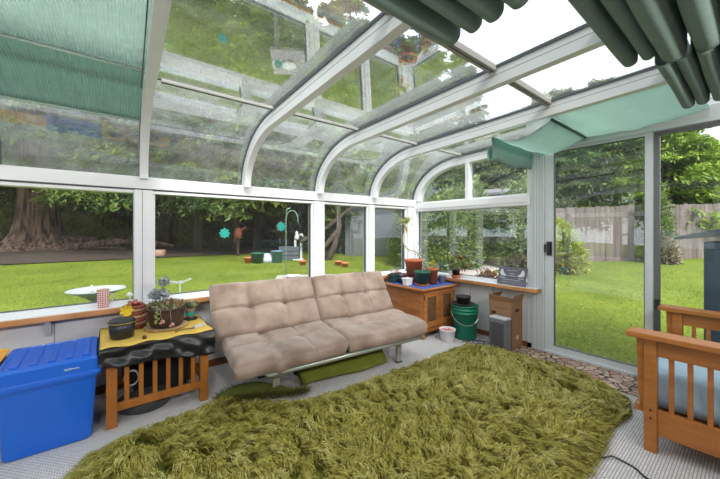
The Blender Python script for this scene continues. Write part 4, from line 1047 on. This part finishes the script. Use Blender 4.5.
# loose swagged shade in the gable bay
k = thing('swagged_shade', 'thin green shade sagging below the roof beside the gable', 'shade')
prof = [(-1.565, 1.99), (-1.555, 1.93), (-1.56, 1.875), (-1.585, 1.862), (-1.61, 1.88), (-1.612, 1.96), (-1.60, 2.04), (-1.605, 2.075)]
prof2 = []
rows = []; n = 26
def sw(u, q, pr):
    y, z = pr; return (y, z)
for i in range(n):
    u = i/(n-1); x = -.775 + .755*u; r = []
    for (y, z) in prof: r.append((x, y-.02*u, z + .012*math.sin(9*u)))
    rows.append(r)
MB().grid(rows).build('hanging_fold', mat('green_fold', (.34, .52, .46), .9, col2=(.38, .56, .50), vscale=25, trans=.4), k, solid=.002)
rows = []
for i in range(n):
    u = i/(n-1); x = -.775+.755*u; r = []
    for q in range(41):
        v = q/40; y = -1.60 - .50*v
        z = 2.075 - (.10+.03*math.sin(PI*u))*math.sin(PI*v)**1.0*(1-.25*v) + .02*v + .004*math.sin(14*u+9*v)
        r.append((x, y, z))
    rows.append(r)
MB().grid(rows).build('sagging_cloth', GREENL, k, solid=.002)
rows = []
for i in range(n):
    u = i/(n-1); x = -.79+.77*u; r = []
    for q in range(41):
        v = q/40; y = -2.10 - .78*v; z = 2.095+.035*v + .035*(1-u)**2 - (.030*u+.012*math.sin(PI*u))*math.sin(PI*v) + .004*math.sin(10*u+16*v) + .003*math.sin(23*v-6*u)
        r.append((x, y, z))
    rows.append(r)
MB().grid(rows).build('roof_cloth', GREENL, k, solid=.002)
MB().tube([(-.79, -2.10, 2.092), (-.01, -2.10, 2.092)], .012, 8).build('support_rod', mat('rod_green', (.05, .16, .13), .5), k)
#@@PART3
# ================================================================== GARDEN
# lawn / mulch / terrain
def terrain(name, x0, x1, y0, y1, m_, dz=0, step=1.0, test=None):
    m = MB(); nx = int((x1-x0)/step)+1; ny = int((y1-y0)/step)+1
    rows = [[(x0+(x1-x0)*i/(nx-1), y0+(y1-y0)*j/(ny-1), ground_z(x0+(x1-x0)*i/(nx-1), y0+(y1-y0)*j/(ny-1))+dz) for i in range(nx)] for j in range(ny)]
    m.grid(rows); o = m.build(name, m_); o['kind'] = 'structure'; return o
LAWN = bpy.data.materials.new('lawn_grass'); LAWN.use_nodes = True; nt = LAWN.node_tree; N = nt.nodes.new; L = nt.links.new
bs = nt.nodes['Principled BSDF']; bs.inputs['Roughness'].default_value = .9; bs.inputs['Specular IOR Level'].default_value = .15
tc = N('ShaderNodeTexCoord'); n1 = N('ShaderNodeTexNoise'); n1.inputs['Scale'].default_value = .9; n1.inputs['Detail'].default_value = 6; n2_ = N('ShaderNodeTexNoise'); n2_.inputs['Scale'].default_value = 26; n2_.inputs['Detail'].default_value = 6
L(tc.outputs['Object'], n1.inputs['Vector']); L(tc.outputs['Object'], n2_.inputs['Vector'])
c1 = N('ShaderNodeValToRGB'); c1.color_ramp.elements[0].position = .35; c1.color_ramp.elements[1].position = .65; c1.color_ramp.elements[0].color = (.055, .10, .005, 1); c1.color_ramp.elements[1].color = (.16, .20, .022, 1)
c2 = N('ShaderNodeValToRGB'); c2.color_ramp.elements[0].position = .38; c2.color_ramp.elements[1].position = .62; c2.color_ramp.elements[0].color = (.04, .075, .004, 1); c2.color_ramp.elements[1].color = (.215, .245, .032, 1)
L(n1.outputs['Fac'], c1.inputs['Fac']); L(n2_.outputs['Fac'], c2.inputs['Fac']); mx = N('ShaderNodeMixRGB'); mx.inputs[0].default_value = .5; L(c1.outputs[0], mx.inputs[1]); L(c2.outputs[0], mx.inputs[2]); L(mx.outputs[0], bs.inputs['Base Color'])
terrain('ground', -30, 40, -20, 45, LAWN)
terrain('ground_bed', -30, 14, 9.6, 40, MULCH, .03)
# grass blades near the house
n = 90000
gx = RNG.uniform(-6, 8, n*2); gy = RNG.uniform(-5, 9.5, n*2); ok = ((gx > .35) | (gy > .35)); gx, gy = gx[ok][:n], gy[ok][:n]; n = len(gx)
gd = np.minimum(np.hypot(np.maximum(0, gx), np.maximum(0, gy)), 14); gz = -.12+.042*gd
a = RNG.uniform(0, 2*PI, n); hgt = RNG.uniform(.012, .032, n); wd = RNG.uniform(.002, .005, n); ln = RNG.uniform(.0, .03, n); b_ = RNG.uniform(0, 2*PI, n)
V = np.zeros((n, 3, 3)); V[:, 0] = np.stack([gx-np.cos(a)*wd, gy-np.sin(a)*wd, gz-.005], 1); V[:, 1] = np.stack([gx+np.cos(a)*wd, gy+np.sin(a)*wd, gz-.005], 1); V[:, 2] = np.stack([gx+ln*np.cos(b_), gy+ln*np.sin(b_), gz+hgt], 1)
o = fastmesh('grass', V.reshape(-1, 3), np.arange(n*3).reshape(-1, 3), leafmat('grass_blades', (.06, .09, .010), (.20, .225, .032), 3)); tag(o, 'bright yellow green lawn grass growing around the sunroom', 'grass', kind='stuff')
# gravel strip along the door side and path
tag(MB().prism([(.12, -4), (.50, -4), (.50, .2), (.12, .2)], -.115, -.095, 'z').build('path', GRAVEL), kind='structure')
m = MB(); rows = []
for i in range(12):
    x = 3.2+.55*i; rows.append([(x, 1.2+.17*x*.6+.25*math.sin(i*.5)-.5+.5*q, ground_z(x, 1.9)+.02) for q in range(4)])
tag(MB().grid(rows).build('path', GRAVEL), kind='structure')

# ---------------- trees
def sprays(P, D, S, droop=.35, rng=RNG, w=.16):
    """hanging needle sprays: P points, D outward dirs, S sizes -> three slim leaves each"""
    n = len(P); Vs = []
    for k in range(3):
        a = D + rng.normal(0, .45, (n, 3)); a[:, 2] -= droop; a /= np.linalg.norm(a, axis=1)[:, None]
        b = np.cross(a, np.array([0, 0, 1.])+rng.normal(0, .35, (n, 3))); b /= (np.linalg.norm(b, axis=1)[:, None]+1e-6)
        s = S[:, None]*rng.uniform(.7, 1.3, (n, 1)); p = P + rng.normal(0, .25, (n, 3))*S[:, None]
        Vs.append(np.stack([p, p+a*s*.45+b*s*w, p+a*s, p+a*s*.45-b*s*w], 1))
    V = np.concatenate(Vs).reshape(-1, 3); return V, np.arange(len(V)).reshape(-1, 4)
def conifer(name, label, H, R, z0, nb, per, size, m_, seed, trunk_r=.22, loc=(0, 0, 0), droop=.5, group=None, cat='tree', bark=None, top_r=.25):
    rng = np.random.default_rng(seed); k = thing(name, label, cat, loc, 0, group)
    hb = z0 + (H-z0)*rng.uniform(0, 1, nb)**1.25; az = rng.uniform(0, 2*PI, nb)
    L_ = R*(1-(hb-z0)/(H-z0))**.75*rng.uniform(.75, 1.15, nb)+top_r
    t = rng.uniform(.12, 1, (nb, per))**.7
    out = np.stack([np.cos(az), np.sin(az), np.zeros(nb)], 1)
    P = out[:, None, :]*(L_[:, None]*t)[:, :, None]; P[:, :, 2] += hb[:, None] + .10*L_[:, None]*t - droop*.45*L_[:, None]*t**2
    side = np.stack([-np.sin(az), np.cos(az), np.zeros(nb)], 1); sdn = rng.normal(0, .16, (nb, per))*L_[:, None]*(t+.2)
    P += side[:, None, :]*sdn[:, :, None]; P[:, :, 2] -= np.abs(sdn)*.35
    P = P.reshape(-1, 3); D = np.repeat(out, per, 0).copy()
    V, F = sprays(P, D, np.full(len(P), size)*rng.uniform(.7, 1.3, len(P)), droop, rng)
    fastmesh('foliage', V, F, m_, k)
    m = MB().tube([(0, 0, -.3), (0.02, 0, H*.3), (-.03, .04, H*.7), (0, 0, H*.97)], [trunk_r*1.15, trunk_r*.85, trunk_r*.5, .03], 10)
    for q in range(0, nb, 3):
        d_ = out[q]; l = L_[q]; m.tube([(0, 0, hb[q]), tuple(d_*l*.5+np.array([0, 0, hb[q]+.03*l])), tuple(d_*l*.9+np.array([0, 0, hb[q]+.09*l-droop*.36*l]))], [.03, .018, .006], 4, caps=False)
    m.build('trunk', bark or BARKD, k); return k
def dim(m_, k):
    return m_
T1 = conifer('conifer_tree', 'dark green drooping conifer beyond the mulch bed', 15, 3.6, 2.5, 190, 90, .27, CON1, 1, .24, spot(165, 14.0), group='conifers beyond the lawn')
T2 = conifer('conifer_tree', 'dark green drooping conifer beyond the mulch bed', 13, 3.2, 2.4, 170, 90, .26, CON2, 2, .20, spot(257, 15.0), group='conifers beyond the lawn')
T3 = conifer('conifer_tree', 'dark green drooping conifer beyond the mulch bed', 14, 3.4, 2.5, 180, 90, .26, CON3, 3, .22, spot(215, 17.0), group='conifers beyond the lawn')
for i, (u, f, src, sc_) in enumerate([(198, 12.8, T2, .85), (285, 13.6, T1, .82), (236, 13.2, T3, .7), (120, 16.5, T3, .95), (80, 18, T2, 1.05), (-60, 17, T1, 1.0), (10, 21, T1, 1.15), (150, 21, T2, 1.3), (205, 22, T1, 1.25), (265, 21, T2, 1.2),
        (305, 18, T3, .95), (330, 20, T1, 1.0), (372, 19, T2, .9), (345, 15.5, T3, .62), (405, 18, T1, .75), (-140, 19, T2, 1.1), (-260, 20, T1, 1.1), (60, 24, T3, 1.3), (440, 19, T2, .72), (310, 25, T2, 1.2), (-10, 16.5, T3, .8), (275, 18.5, T1, 1.0), (420, 21, T1, 1.0), (390, 22, T2, 1.15), (460, 24, T1, .95), (350, 23, T1, 1.2)]):
    copy_tree(src, spot(u, f), i*1.7, sc_)
for i, (x_, y_) in enumerate([(-15, -7), (-16, -3), (-15, 1), (-17, 5), (-14, 8)]): copy_tree((T1, T2, T3)[i % 3], (x_, y_, -.12), i*1.3, .8)
# tree line at the gable side
T4 = conifer('hedge_conifer', 'bright green feathery conifer leaning over the wooden fence', 5.6, 2.2, .7, 150, 70, .19, leafmat('cypress_bright', (.10, .18, .025), (.38, .50, .08), 1.2), 4, .14, spot(668, 12.0), droop=.25, group='feathery conifers over the fence')
T5 = conifer('garden_conifer', 'grey green tree standing behind the wooden fence', 7.5, 2.8, .6, 170, 80, .20, BRD1, 5, .18, spot(600, 14.5), droop=.3, group='trees behind the fence')
for i, (u, f, src, sc_) in enumerate([(700, 12.6, T4, .78), (640, 13.0, T4, .85), (760, 12.5, T4, .8), (560, 15.5, T5, 1.0), (630, 16.5, T5, 1.0), (520, 16, T5, .88), (575, 19, T5, 1.2), (480, 17, T5, .80), (540, 21, T5, 1.25), (660, 19, T5, .9), (445, 16, T5, .72), (700, 18, T5, .7), (790, 17, T5, .8), (850, 16, T4, 1.0), (610, 22, T5, 1.3), (500, 22, T5, 1.1), (460, 23, T5, 1.05)]):
    copy_tree(src, spot(u, f), i*2.1, sc_)
for i, (u, f, sc_) in enumerate([(-40, 22, .8), (15, 24, .9), (60, 21.5, .8), (100, 24, .9), (135, 22, .8), (170, 25, .9), (205, 24.5, .85), (240, 24, .9), (275, 25, .9), (310, 23, .85), (345, 26, 1.), (385, 25, 1.), (425, 25, 1.), (225, 19.6, .62), (275, 19.8, .62), (165, 19.4, .62), (325, 19, .6)]):
    copy_tree(T5, spot(u, f), i*1.9, sc_, 'broad tree filling the gaps far behind the conifers')['group'] = 'broad trees behind the conifers'
def bush(name, label, loc, rad, n, size, m_, seed, cat='bush', group=None):
    k = thing(name, label, cat, loc, 0, group)
    rng = np.random.default_rng(seed); d_ = rng.normal(size=(n, 3)); d_ /= np.linalg.norm(d_, axis=1)[:, None]; d_[:, 2] = np.abs(d_[:, 2])
    P = d_*rng.uniform(.55, 1.05, (n, 1))*np.array(rad)*(1+.15*np.sin(d_[:, :1]*7)*np.cos(d_[:, 1:2]*6))
    V, F = sprays(P, d_, np.full(n, size), .1, rng, .22); fastmesh('foliage', V, F, m_, k)
    m = MB()
    for i in range(6): a = i*1.05; m.tube([(0, 0, -.05), (rad[0]*.3*math.cos(a), rad[1]*.3*math.sin(a), rad[2]*.35), (rad[0]*.6*math.cos(a), rad[1]*.6*math.sin(a), rad[2]*.7)], [.03, .02, .008], 5)
    m.build('branches', BARKD, k); return k
bush('round_bush', 'yellow green rounded bush in front of the wooden fence end', spot(556, 8.6), (.62, .62, 1.25), 3000, .11, BRD2, 21)
bush('leafy_bush', 'mid green bush growing beside the grey blue outbuilding', spot(440, 9.8), (1.3, 1.0, 2.1), 5000, .13, BRD1, 22)
bush('leafy_bush', 'loose green shrub outside the gable window near its mullion', spot(470, 11.0), (1.2, .9, 2.6), 5000, .13, BRD3, 23)
bush('leafy_bush', 'green shrub between the outbuilding and the wooden fence', spot(522, 9.6), (.8, .7, 2.4), 4000, .13, BRD3, 24)
bush('leafy_bush', 'dark green shrub between the grey shed and outbuilding', spot(418, 10.6), (1.0, .9, 2.6), 4000, .14, CON1, 25)
for i, (u, f, h, mm_) in enumerate([(70, 16.5, 2.0, BRD2), (15, 17.5, 2.0, BRD2), (118, 18.5, 1.8, BRD1), (185, 16.0, 1.5, BRD2), (60, 14.5, 1.3, BRD2), (95, 15.5, 1.4, BRD2), (228, 16.5, 1.5, BRD1), (170, 15.6, 1.2, BRD2), (245, 19, 1.6, BRD1), (300, 16.5, 1.6, BRD1), (335, 14.5, 1.3, BRD3), (-40, 18, 2, BRD1), (220, 21, 1.9, CON2), (150, 18.8, 1.6, CON2), (95, 20.5, 2.1, CON2)]):
    bush('understory_shrub', 'low shrub in the shade between the conifer trunks', spot(u, f), (1.6, 1.2, h), 2200, .16, mm_, 50+i, group='shrubs under the conifers')
# big cedar trunk
k = thing('cedar_tree', 'massive old cedar with a flared reddish fluted trunk', 'tree', spot(38, 12.6))
m = MB(); rows = []
for i in range(26):
    z = -.15 + 7*(i/25)**1.5; fl_ = .50+ .60*math.exp(-z/.45) + .08*math.exp(-z/2.0)
    rows.append([((fl_*(1+.16*math.sin(5*a+.4*z)*math.exp(-z/2.6)+.09*abs(math.sin(5.5*a+.2*z))+.05*math.sin(23*a)))*math.cos(a), (fl_*(1+.16*math.sin(5*a+.4*z)*math.exp(-z/2.6)+.09*abs(math.sin(5.5*a+.2*z))+.05*math.sin(23*a)))*math.sin(a), z) for a in np.linspace(0, 2*PI, 72, endpoint=False)])
m.grid(rows, 0, True, True)
m.tube([(0, 0, 6.5), (.1, 0, 12), (0, 0, 19)], [.55, .35, .05], 16)
m.tube([(.6, -.3, .25), (1.6, -.5, .30), (2.6, -.4, .12), (3.6, -.6, .0)], [.32, .2, .16, .08], 10).tube([(.9, -.8, .1), (2.0, -1.4, .12), (2.9, -1.5, -.05)], [.2, .12, .06], 8).tube([(-.8, -.5, .1), (-1.7, -.8, -.02)], [.22, .1], 8)
m.build('trunk', BARK, k)
rng = np.random.default_rng(77); nb = 110; hb = 2.6+15*rng.uniform(0, 1, nb)**1.2; az = rng.uniform(0, 2*PI, nb); L_ = (5.0*(1-hb/20)+.8)*rng.uniform(.7, 1.1, nb)
t = rng.uniform(.25, 1, (nb, 120))**.7; out_ = np.stack([np.cos(az), np.sin(az), np.zeros(nb)], 1); P = out_[:, None, :]*(L_[:, None]*t)[:, :, None]; P[:, :, 2] += hb[:, None]+.1*L_[:, None]*t-.30*L_[:, None]*t**2
sd_ = rng.normal(0, .14, (nb, 120))*L_[:, None]; P += np.stack([-np.sin(az), np.cos(az), np.zeros(nb)], 1)[:, None, :]*sd_[:, :, None]; P = P.reshape(-1, 3)
V, F = sprays(P, np.repeat(out_, 120, 0), np.full(len(P), .26), .6, rng); fastmesh('foliage', V, F, CON1, k)
# fallen log, stump
o = MB().tube([(0, 0, .18), (1.2, .3, .35), (2.2, .2, .30), (3.0, .5, .12)], [.16, .15, .12, .06], 10).tube([(1.2, .3, .35), (1.5, -.2, .6)], [.06, .02], 6).build('fallen_log', BARK); o.location = spot(88, 12.6); o.rotation_euler = (0, 0, -.6); tag(o, 'fallen log lying on the mulch beside the old cedar', 'log')
o = MB().lathe([(0, -.1), (.27, -.1), (.25, .12), (.24, .22), (0, .22)], n=20, wob=lambda a, z: 1+.06*math.sin(5*a)).build('tree_stump', mat('stump', (.35, .20, .15), .9, var=.2, vscale=9)); o.location = spot(158, 11.4); tag(o, 'low pinkish tree stump at the far lawn edge', 'stump')
# leaning dark tree
k = thing('leaning_tree', 'dark leaning trunk with a forked base near the grey shed', 'tree', spot(338, 11.6))
MB().tube([(-.5, 0, -.1), (-.15, 0, .5), (.05, 0, 1.2), (.0, .1, 2.2), (.1, 0, 4)], [.12, .11, .10, .09, .05], 9).tube([(.05, 0, 1.1), (-.5, 0, .55), (-1.0, 0, .1)], [.09, .08, .07], 8).tube([(-1.4, .2, .65), (-.4, .1, 1.15), (.6, 0, 1.9), (1.2, 0, 2.6)], [.07, .08, .07, .05], 8).build('trunk', BARKD, k)
V, F = leafcloud(500, (0, 0, 3.2), (1.8, 1.2, .9), .28, 71, up=-.3); fastmesh('foliage', V, F, CON1, k)

# ---------------- fence
fp = [spot(470, 12.5), spot(556, 10.2), spot(650, 9.9), spot(740, 10.2), spot(900, 11.2)]
k = thing('wooden_fence', 'weathered grey wooden board fence at the far lawn edge', 'fence')
m = MB(); pm = MB(); rr = random.Random(2)
for a, b in zip(fp[:-1], fp[1:]):
    A, B = Vector(a), Vector(b); ln_ = (B-A).length; d_ = (B-A)/ln_; nrm = Vector((-d_.y, d_.x, 0)); q = 0
    while q < ln_-.1:
        w_ = .14; p = A+d_*q; zt = p.z+1.72+rr.uniform(-.02, .02); off = nrm*(.006*rr.random())
        M = Matrix(((d_.x, nrm.x, 0, p.x), (d_.y, nrm.y, 0, p.y), (0, 0, 1, 0), (0, 0, 0, 1)))
        m.box((0, 0+off.length, p.z-.05), (w_, .022+off.length, zt), 0, M); q += w_+.006
    for z in (.35, 1.5): M = Matrix(((d_.x, nrm.x, 0, A.x), (d_.y, nrm.y, 0, A.y), (0, 0, 1, A.z), (0, 0, 0, 1))); pm.box((0, .03, z), (ln_, .07, z+.09), 0, M)
m.build('board_panel', FENCEW, k); pm.build('rail', FENCEW, k)
# dry leaf litter by fence base (ivy trunk)
k = bush('dry_brush', 'brown twiggy brush piled at the fence base under the feathery conifers', spot(664, 9.3), (.35, .35, .75), 700, .09, mat('dry_leaf', (.14, .10, .07), .9, col2=(.42, .34, .28), vscale=8), 61)
bush('climbing_shrub', 'green climber growing up the fence behind the brown brush', spot(657, 9.6), (.5, .4, 2.3), 1800, .10, BRD1, 62)

# ---------------- sheds
def shed(name, label, loc, rz, w_, d__, h, m_, roofm, over=.2, pitch=.3, win=None):
    k = thing(name, label, 'shed', loc, rz)
    m = MB().box((-w_/2, -d__/2, -.2), (w_/2, d__/2, h)); 
    x = -w_/2
    while x < w_/2: m.box((x, -d__/2-.012, -.1), (x+.02, -d__/2, h)); x += .3
    m.build('walls', m_, k)
    MB().prism([(-d__/2-over, h-.02), (-d__/2-over, h+.06), (0, h+.06+pitch), (d__/2+over, h+.06), (d__/2+over, h-.02), (0, h+pitch-.02)], -w_/2-over, w_/2+over, 'x').build('roof', roofm, k)
    if win: MB().box((win[0], -d__/2-.03, win[1]), (win[0]+win[2], -d__/2, win[1]+win[3])).build('shed_door', mat('shed_door_dark', (.06, .07, .09), .6), k)
    return k
RF = mat('shed_roof', (.16, .16, .17), .9, var=.1)
shed('garden_shed', 'dark grey garden shed beyond the lawn behind the corner post', spot(385, 13.5), math.radians(-50), 2.9, 2.2, 2.0, SHEDG, RF, win=(-.4, 0, .9, 1.7))
shed('outbuilding', 'grey blue outbuilding seen through the gable window', spot(494, 13.5), math.radians(-65), 2.2, 2.5, 2.3, mat('shed_slate', (.15, .18, .23), .8, var=.1), RF, win=(.1, 0, .8, 1.9))
# blue grey cabinet just outside the door
k = thing('tool_cupboard', 'blue grey outdoor cupboard with a slanting lid outside the door', 'cupboard', (.56, -2.855, -.11), 0)
MB().box((0, -.60, 0), (.55, .05, 1.24)).build('cupboard_body', SHEDB, k, bevel=.006)
MB().prism([(.22, 1.26), (.22, 1.285), (-.12, 1.375), (-.70, 1.40), (-.70, 1.30), (-.12, 1.30)], -.14, .62, 'x').build('cupboard_roof', mat('cupboard_roof_dark', (.085, .10, .12), .6), k, bevel=.004)
MB().box((-.008, -.58, .05), (0, -.30, 1.18)).box((-.008, -.27, .05), (0, .03, 1.18)).build('door_panel', SHEDB, k, bevel=.003)

# ---------------- garden objects
k = thing('bird_bath', 'white bird bath bowl on a pedestal just outside the window', 'bird bath', (*spot(97, 3.5)[:2], -.10))
MB().lathe([(0, 0), (.14, 0), (.13, .03), (.05, .08), (.04, .40), (.05, .56), (.10, .60)], n=28).build('pedestal', mat('stone_pale', (.28, .29, .27), .7), k)
MB().lathe([(0, .60), (.09, .60), (.20, .655), (.265, .685), (.255, .69), (.19, .665), (0, .64)], n=48).build('bowl', mat('stone_white', (.36, .38, .39), .6), k)
MB().tube([(-.05, 0, .66), (-.04, 0, .71), (-.045, 0, .735)], [.016, .013, .008], 8).tube([(-.045, 0, .70), (.0, 0, .685), (.04, .0, .67)], [.014, .012, .004], 8).build('bird_figure', CREAM, k)
o = MB().tube([(0, 0, -.1), (0, 0, .82)], .006, 8).build('x', WHT); bpy.data.objects.remove(o)
k = thing('winged_stake', 'white winged garden stake outside behind the succulent planter', 'garden stake', (*spot(180, 3.0)[:2], -.10))
MB().tube([(0, 0, 0), (0, 0, .84)], .006, 8).build('stake_rod', WHT, k)
MB().prism([(-.10, .845), (-.02, .835), (0, .83), (.02, .835), (.10, .87), (.09, .885), (.02, .855), (0, .86), (-.03, .85), (-.095, .86)], -.012, .012, 'y').build('wing', CREAM, k, M=Matrix.Rotation(-YAW+.3, 4, 'Z'))
k = thing('patio_table', 'weathered grey square patio table outside behind the futon', 'table', (*spot(306, 4.55)[:2], -.08), -.5)
MB().box((-.42, -.3, .60), (.42, .3, .64)).build('tabletop', mat('weathered', (.42, .38, .36), .8, var=.1), k)
for x in (-.36, .34):
    for y in (-.25, .23): MB().box((x, y, -.05), (x+.05, y+.05, .60)).build('leg', MATS['weathered'], k)
sp_ = spot(306, 4.55)
for dx_, dy_, lab in ((-.13, .08, 'white dish on the weathered patio table farther from the corner'), (.12, -.07, 'white dish on the weathered patio table nearer the corner')):
    thing_lathe('white_dish', [(0, 0), (.07, 0), (.105, .03), (.10, .036), (.06, .012), (0, .012)], CREAM, (sp_[0]+dx_*1.2, sp_[1]+dy_*1.2, .561), lab, 'dish', n=24)
k = thing('shepherd_hook', 'tall thin pale green shepherd hook standing in the lawn', 'hook', spot(286, 7.0))
pts = [(0, 0, -.1), (0, 0, 1.45)] + [(.13-.13*math.cos(a), 0, 1.45+.19*math.sin(a)) for a in np.linspace(.2, PI, 10)] + [(.27, 0, 1.33)]
MB().tube(pts, .010, 6).tube([(.0, 0, 1.55), (.02, 0, 1.66), (.09, 0, 1.70)], .012, 6).build('pole', mat('pale_green_metal', (.16, .26, .20), .6), k, M=Matrix.Rotation(-(PI/2-YAW), 4, 'Z'))
k = thing('white_statue', 'white garden statue with two upright posts near the far bed', 'statue', spot(298.5, 11.2), -.67)
ST_ = mat('statue_white', (.42, .43, .44), .7)
MB().box((-.14, -.06, 0), (-.07, .06, .72)).box((.06, -.06, 0), (.13, .06, .70)).box((-.18, -.10, -.1), (.18, .10, .05)).build('pedestal_posts', ST_, k, bevel=.01)
MB().lathe([(0, 0), (.09, 0), (.08, .10), (.05, .16), (.06, .2), (.045, .27), (0, .30)], (-.06, 0, .72), 14)  .tube([(.0, 0, .85), (.12, 0, .90), (.16, 0, .80)], [.04, .04, .03], 8).build('figure', ST_, k)
for (u, f, r0, r1, h, mm_, lab, nm) in [(257.5, 10.3, .17, .21, .30, DGREEN, 'dark green round tub at the edge of the mulch bed', 'garden_tub'), (277, 10.5, .15, .18, .36, mat('blue_green', (.10, .22, .28), .5), 'blue green tub standing next to the dark green one', 'garden_tub'), (248, 10.2, .08, .12, .16, TERRA, 'small terracotta pot beside the dark green garden tub', 'flower_pot'), (303, 10.0, .07, .10, .12, TERRD, 'small orange flower pot at the foot of the white statue', 'flower_pot')]:
    thing_lathe(nm, [(0, -.05), (r0, -.05), (r1, h), (r1*1.08, h), (r1*1.08, h+.03), (r1*.9, h+.03), (r0*.8, .05), (0, .05)], mm_, spot(u, f), lab, 'pot', n=24)
for (u, f, lab) in [(345, 9.8, 'small orange flower pot on the lawn under the leaning tree'), (338, 10.1, 'orange pot nearer the leaning trunk')]:
    thing_lathe('flower_pot', [(0, -.05), (.08, -.05), (.11, .11), (.12, .11), (.12, .14), (.1, .14), (.07, .02), (0, .02)], TERRD, spot(u, f), lab, 'pot', n=20)
o = MB().lathe([(0, 0), (.26, 0), (.22, .16), (.10, .27), (0, .29)], n=22).build('grey_mound', mat('mound_pale', (.42, .47, .53), .7, var=.1)); o.location = spot(267, 10.6); tag(o, 'pale grey rounded cover between the two garden tubs', 'cover')
k = thing('grey_planter_box', 'grey slatted planter box behind the white statue', 'planter', spot(290, 11.3), -.67)
m = MB()
for z in (0, .16, .32): m.box((-.35, -.2, z), (.35, .2, z+.14))
m.build('slat_wall', mat('slat_grey', (.07, .08, .10), .8), k)
k = thing('bird_feeder', 'black tray bird feeder on a pole under the conifers', 'bird feeder', spot(280, 11.8))
MB().tube([(0, 0, -.1), (0, 0, 1.0)], .02, 6).build('pole', BLKP, k)
MB().box((-.4, -.2, .96), (.4, .2, 1.0)).lathe([(0, .84), (.1, .84), (.33, .97)], n=18).build('tray', BLKP, k)
MB().lathe([(.12, 1.0), (.14, 1.2), (0, 1.34)], n=12).build('feeder_body', mat('feeder_brown', (.16, .08, .06), .7), k)
o = MB().lathe([(0, 0), (.13, .0), (.15, .2), (.09, .36), (0, .42)], (0, 0, 0), 12).tube([(.1, 0, .3), (.3, .05, .42), (.36, .05, .30)], [.06, .05, .03], 6).tube([(-.1, 0, .05), (-.13, 0, -.15)], .03, 5).build('rusty_ornament', mat('rust_red', (.32, .10, .06), .8, var=.2, vscale=9))
o.location = (spot(238, 12.0)[0], spot(238, 12.0)[1], .62+.3); tag(o, 'red brown garden ornament on a post under the conifers', 'ornament')
o2 = MB().tube([(0, 0, -.3), (0, 0, .62)], .05, 6).build('ornament_post', BARKD, None); o2.location = (spot(238, 12.0)[0], spot(238, 12.0)[1], .33); o2.parent = None
tag(o2, 'short dark post carrying the red brown ornament', 'post')
for (u, f, s_, lab) in [(458, 6.8, 1.0, 'low rusty red plant outside the gable window beside the shrub'), (487, 7.2, .9, 'low rusty red plant outside the gable window nearer its mullion reflection')]:
    bush('rusty_plant', lab, spot(u, f), (.30*s_, .3*s_, .30*s_), 260, .08, mat('rust_leaf', (.11, .035, .02), .8, col2=(.20, .08, .03), vscale=5), int(u))
o = MB().lathe([(0, 0), (.8, 0), (.6, .10), (.3, .19), (0, .22)], n=26, wob=lambda a, z: 1+.1*math.sin(3*a+z*4)).build('gravel_mound', mat('mound_tan', (.36, .30, .22), .95, var=.2, vscale=9, bump=.4)); o.location = spot(515, 7.4); tag(o, 'tan earth mound outside the gable window behind the slate sign', 'mound')
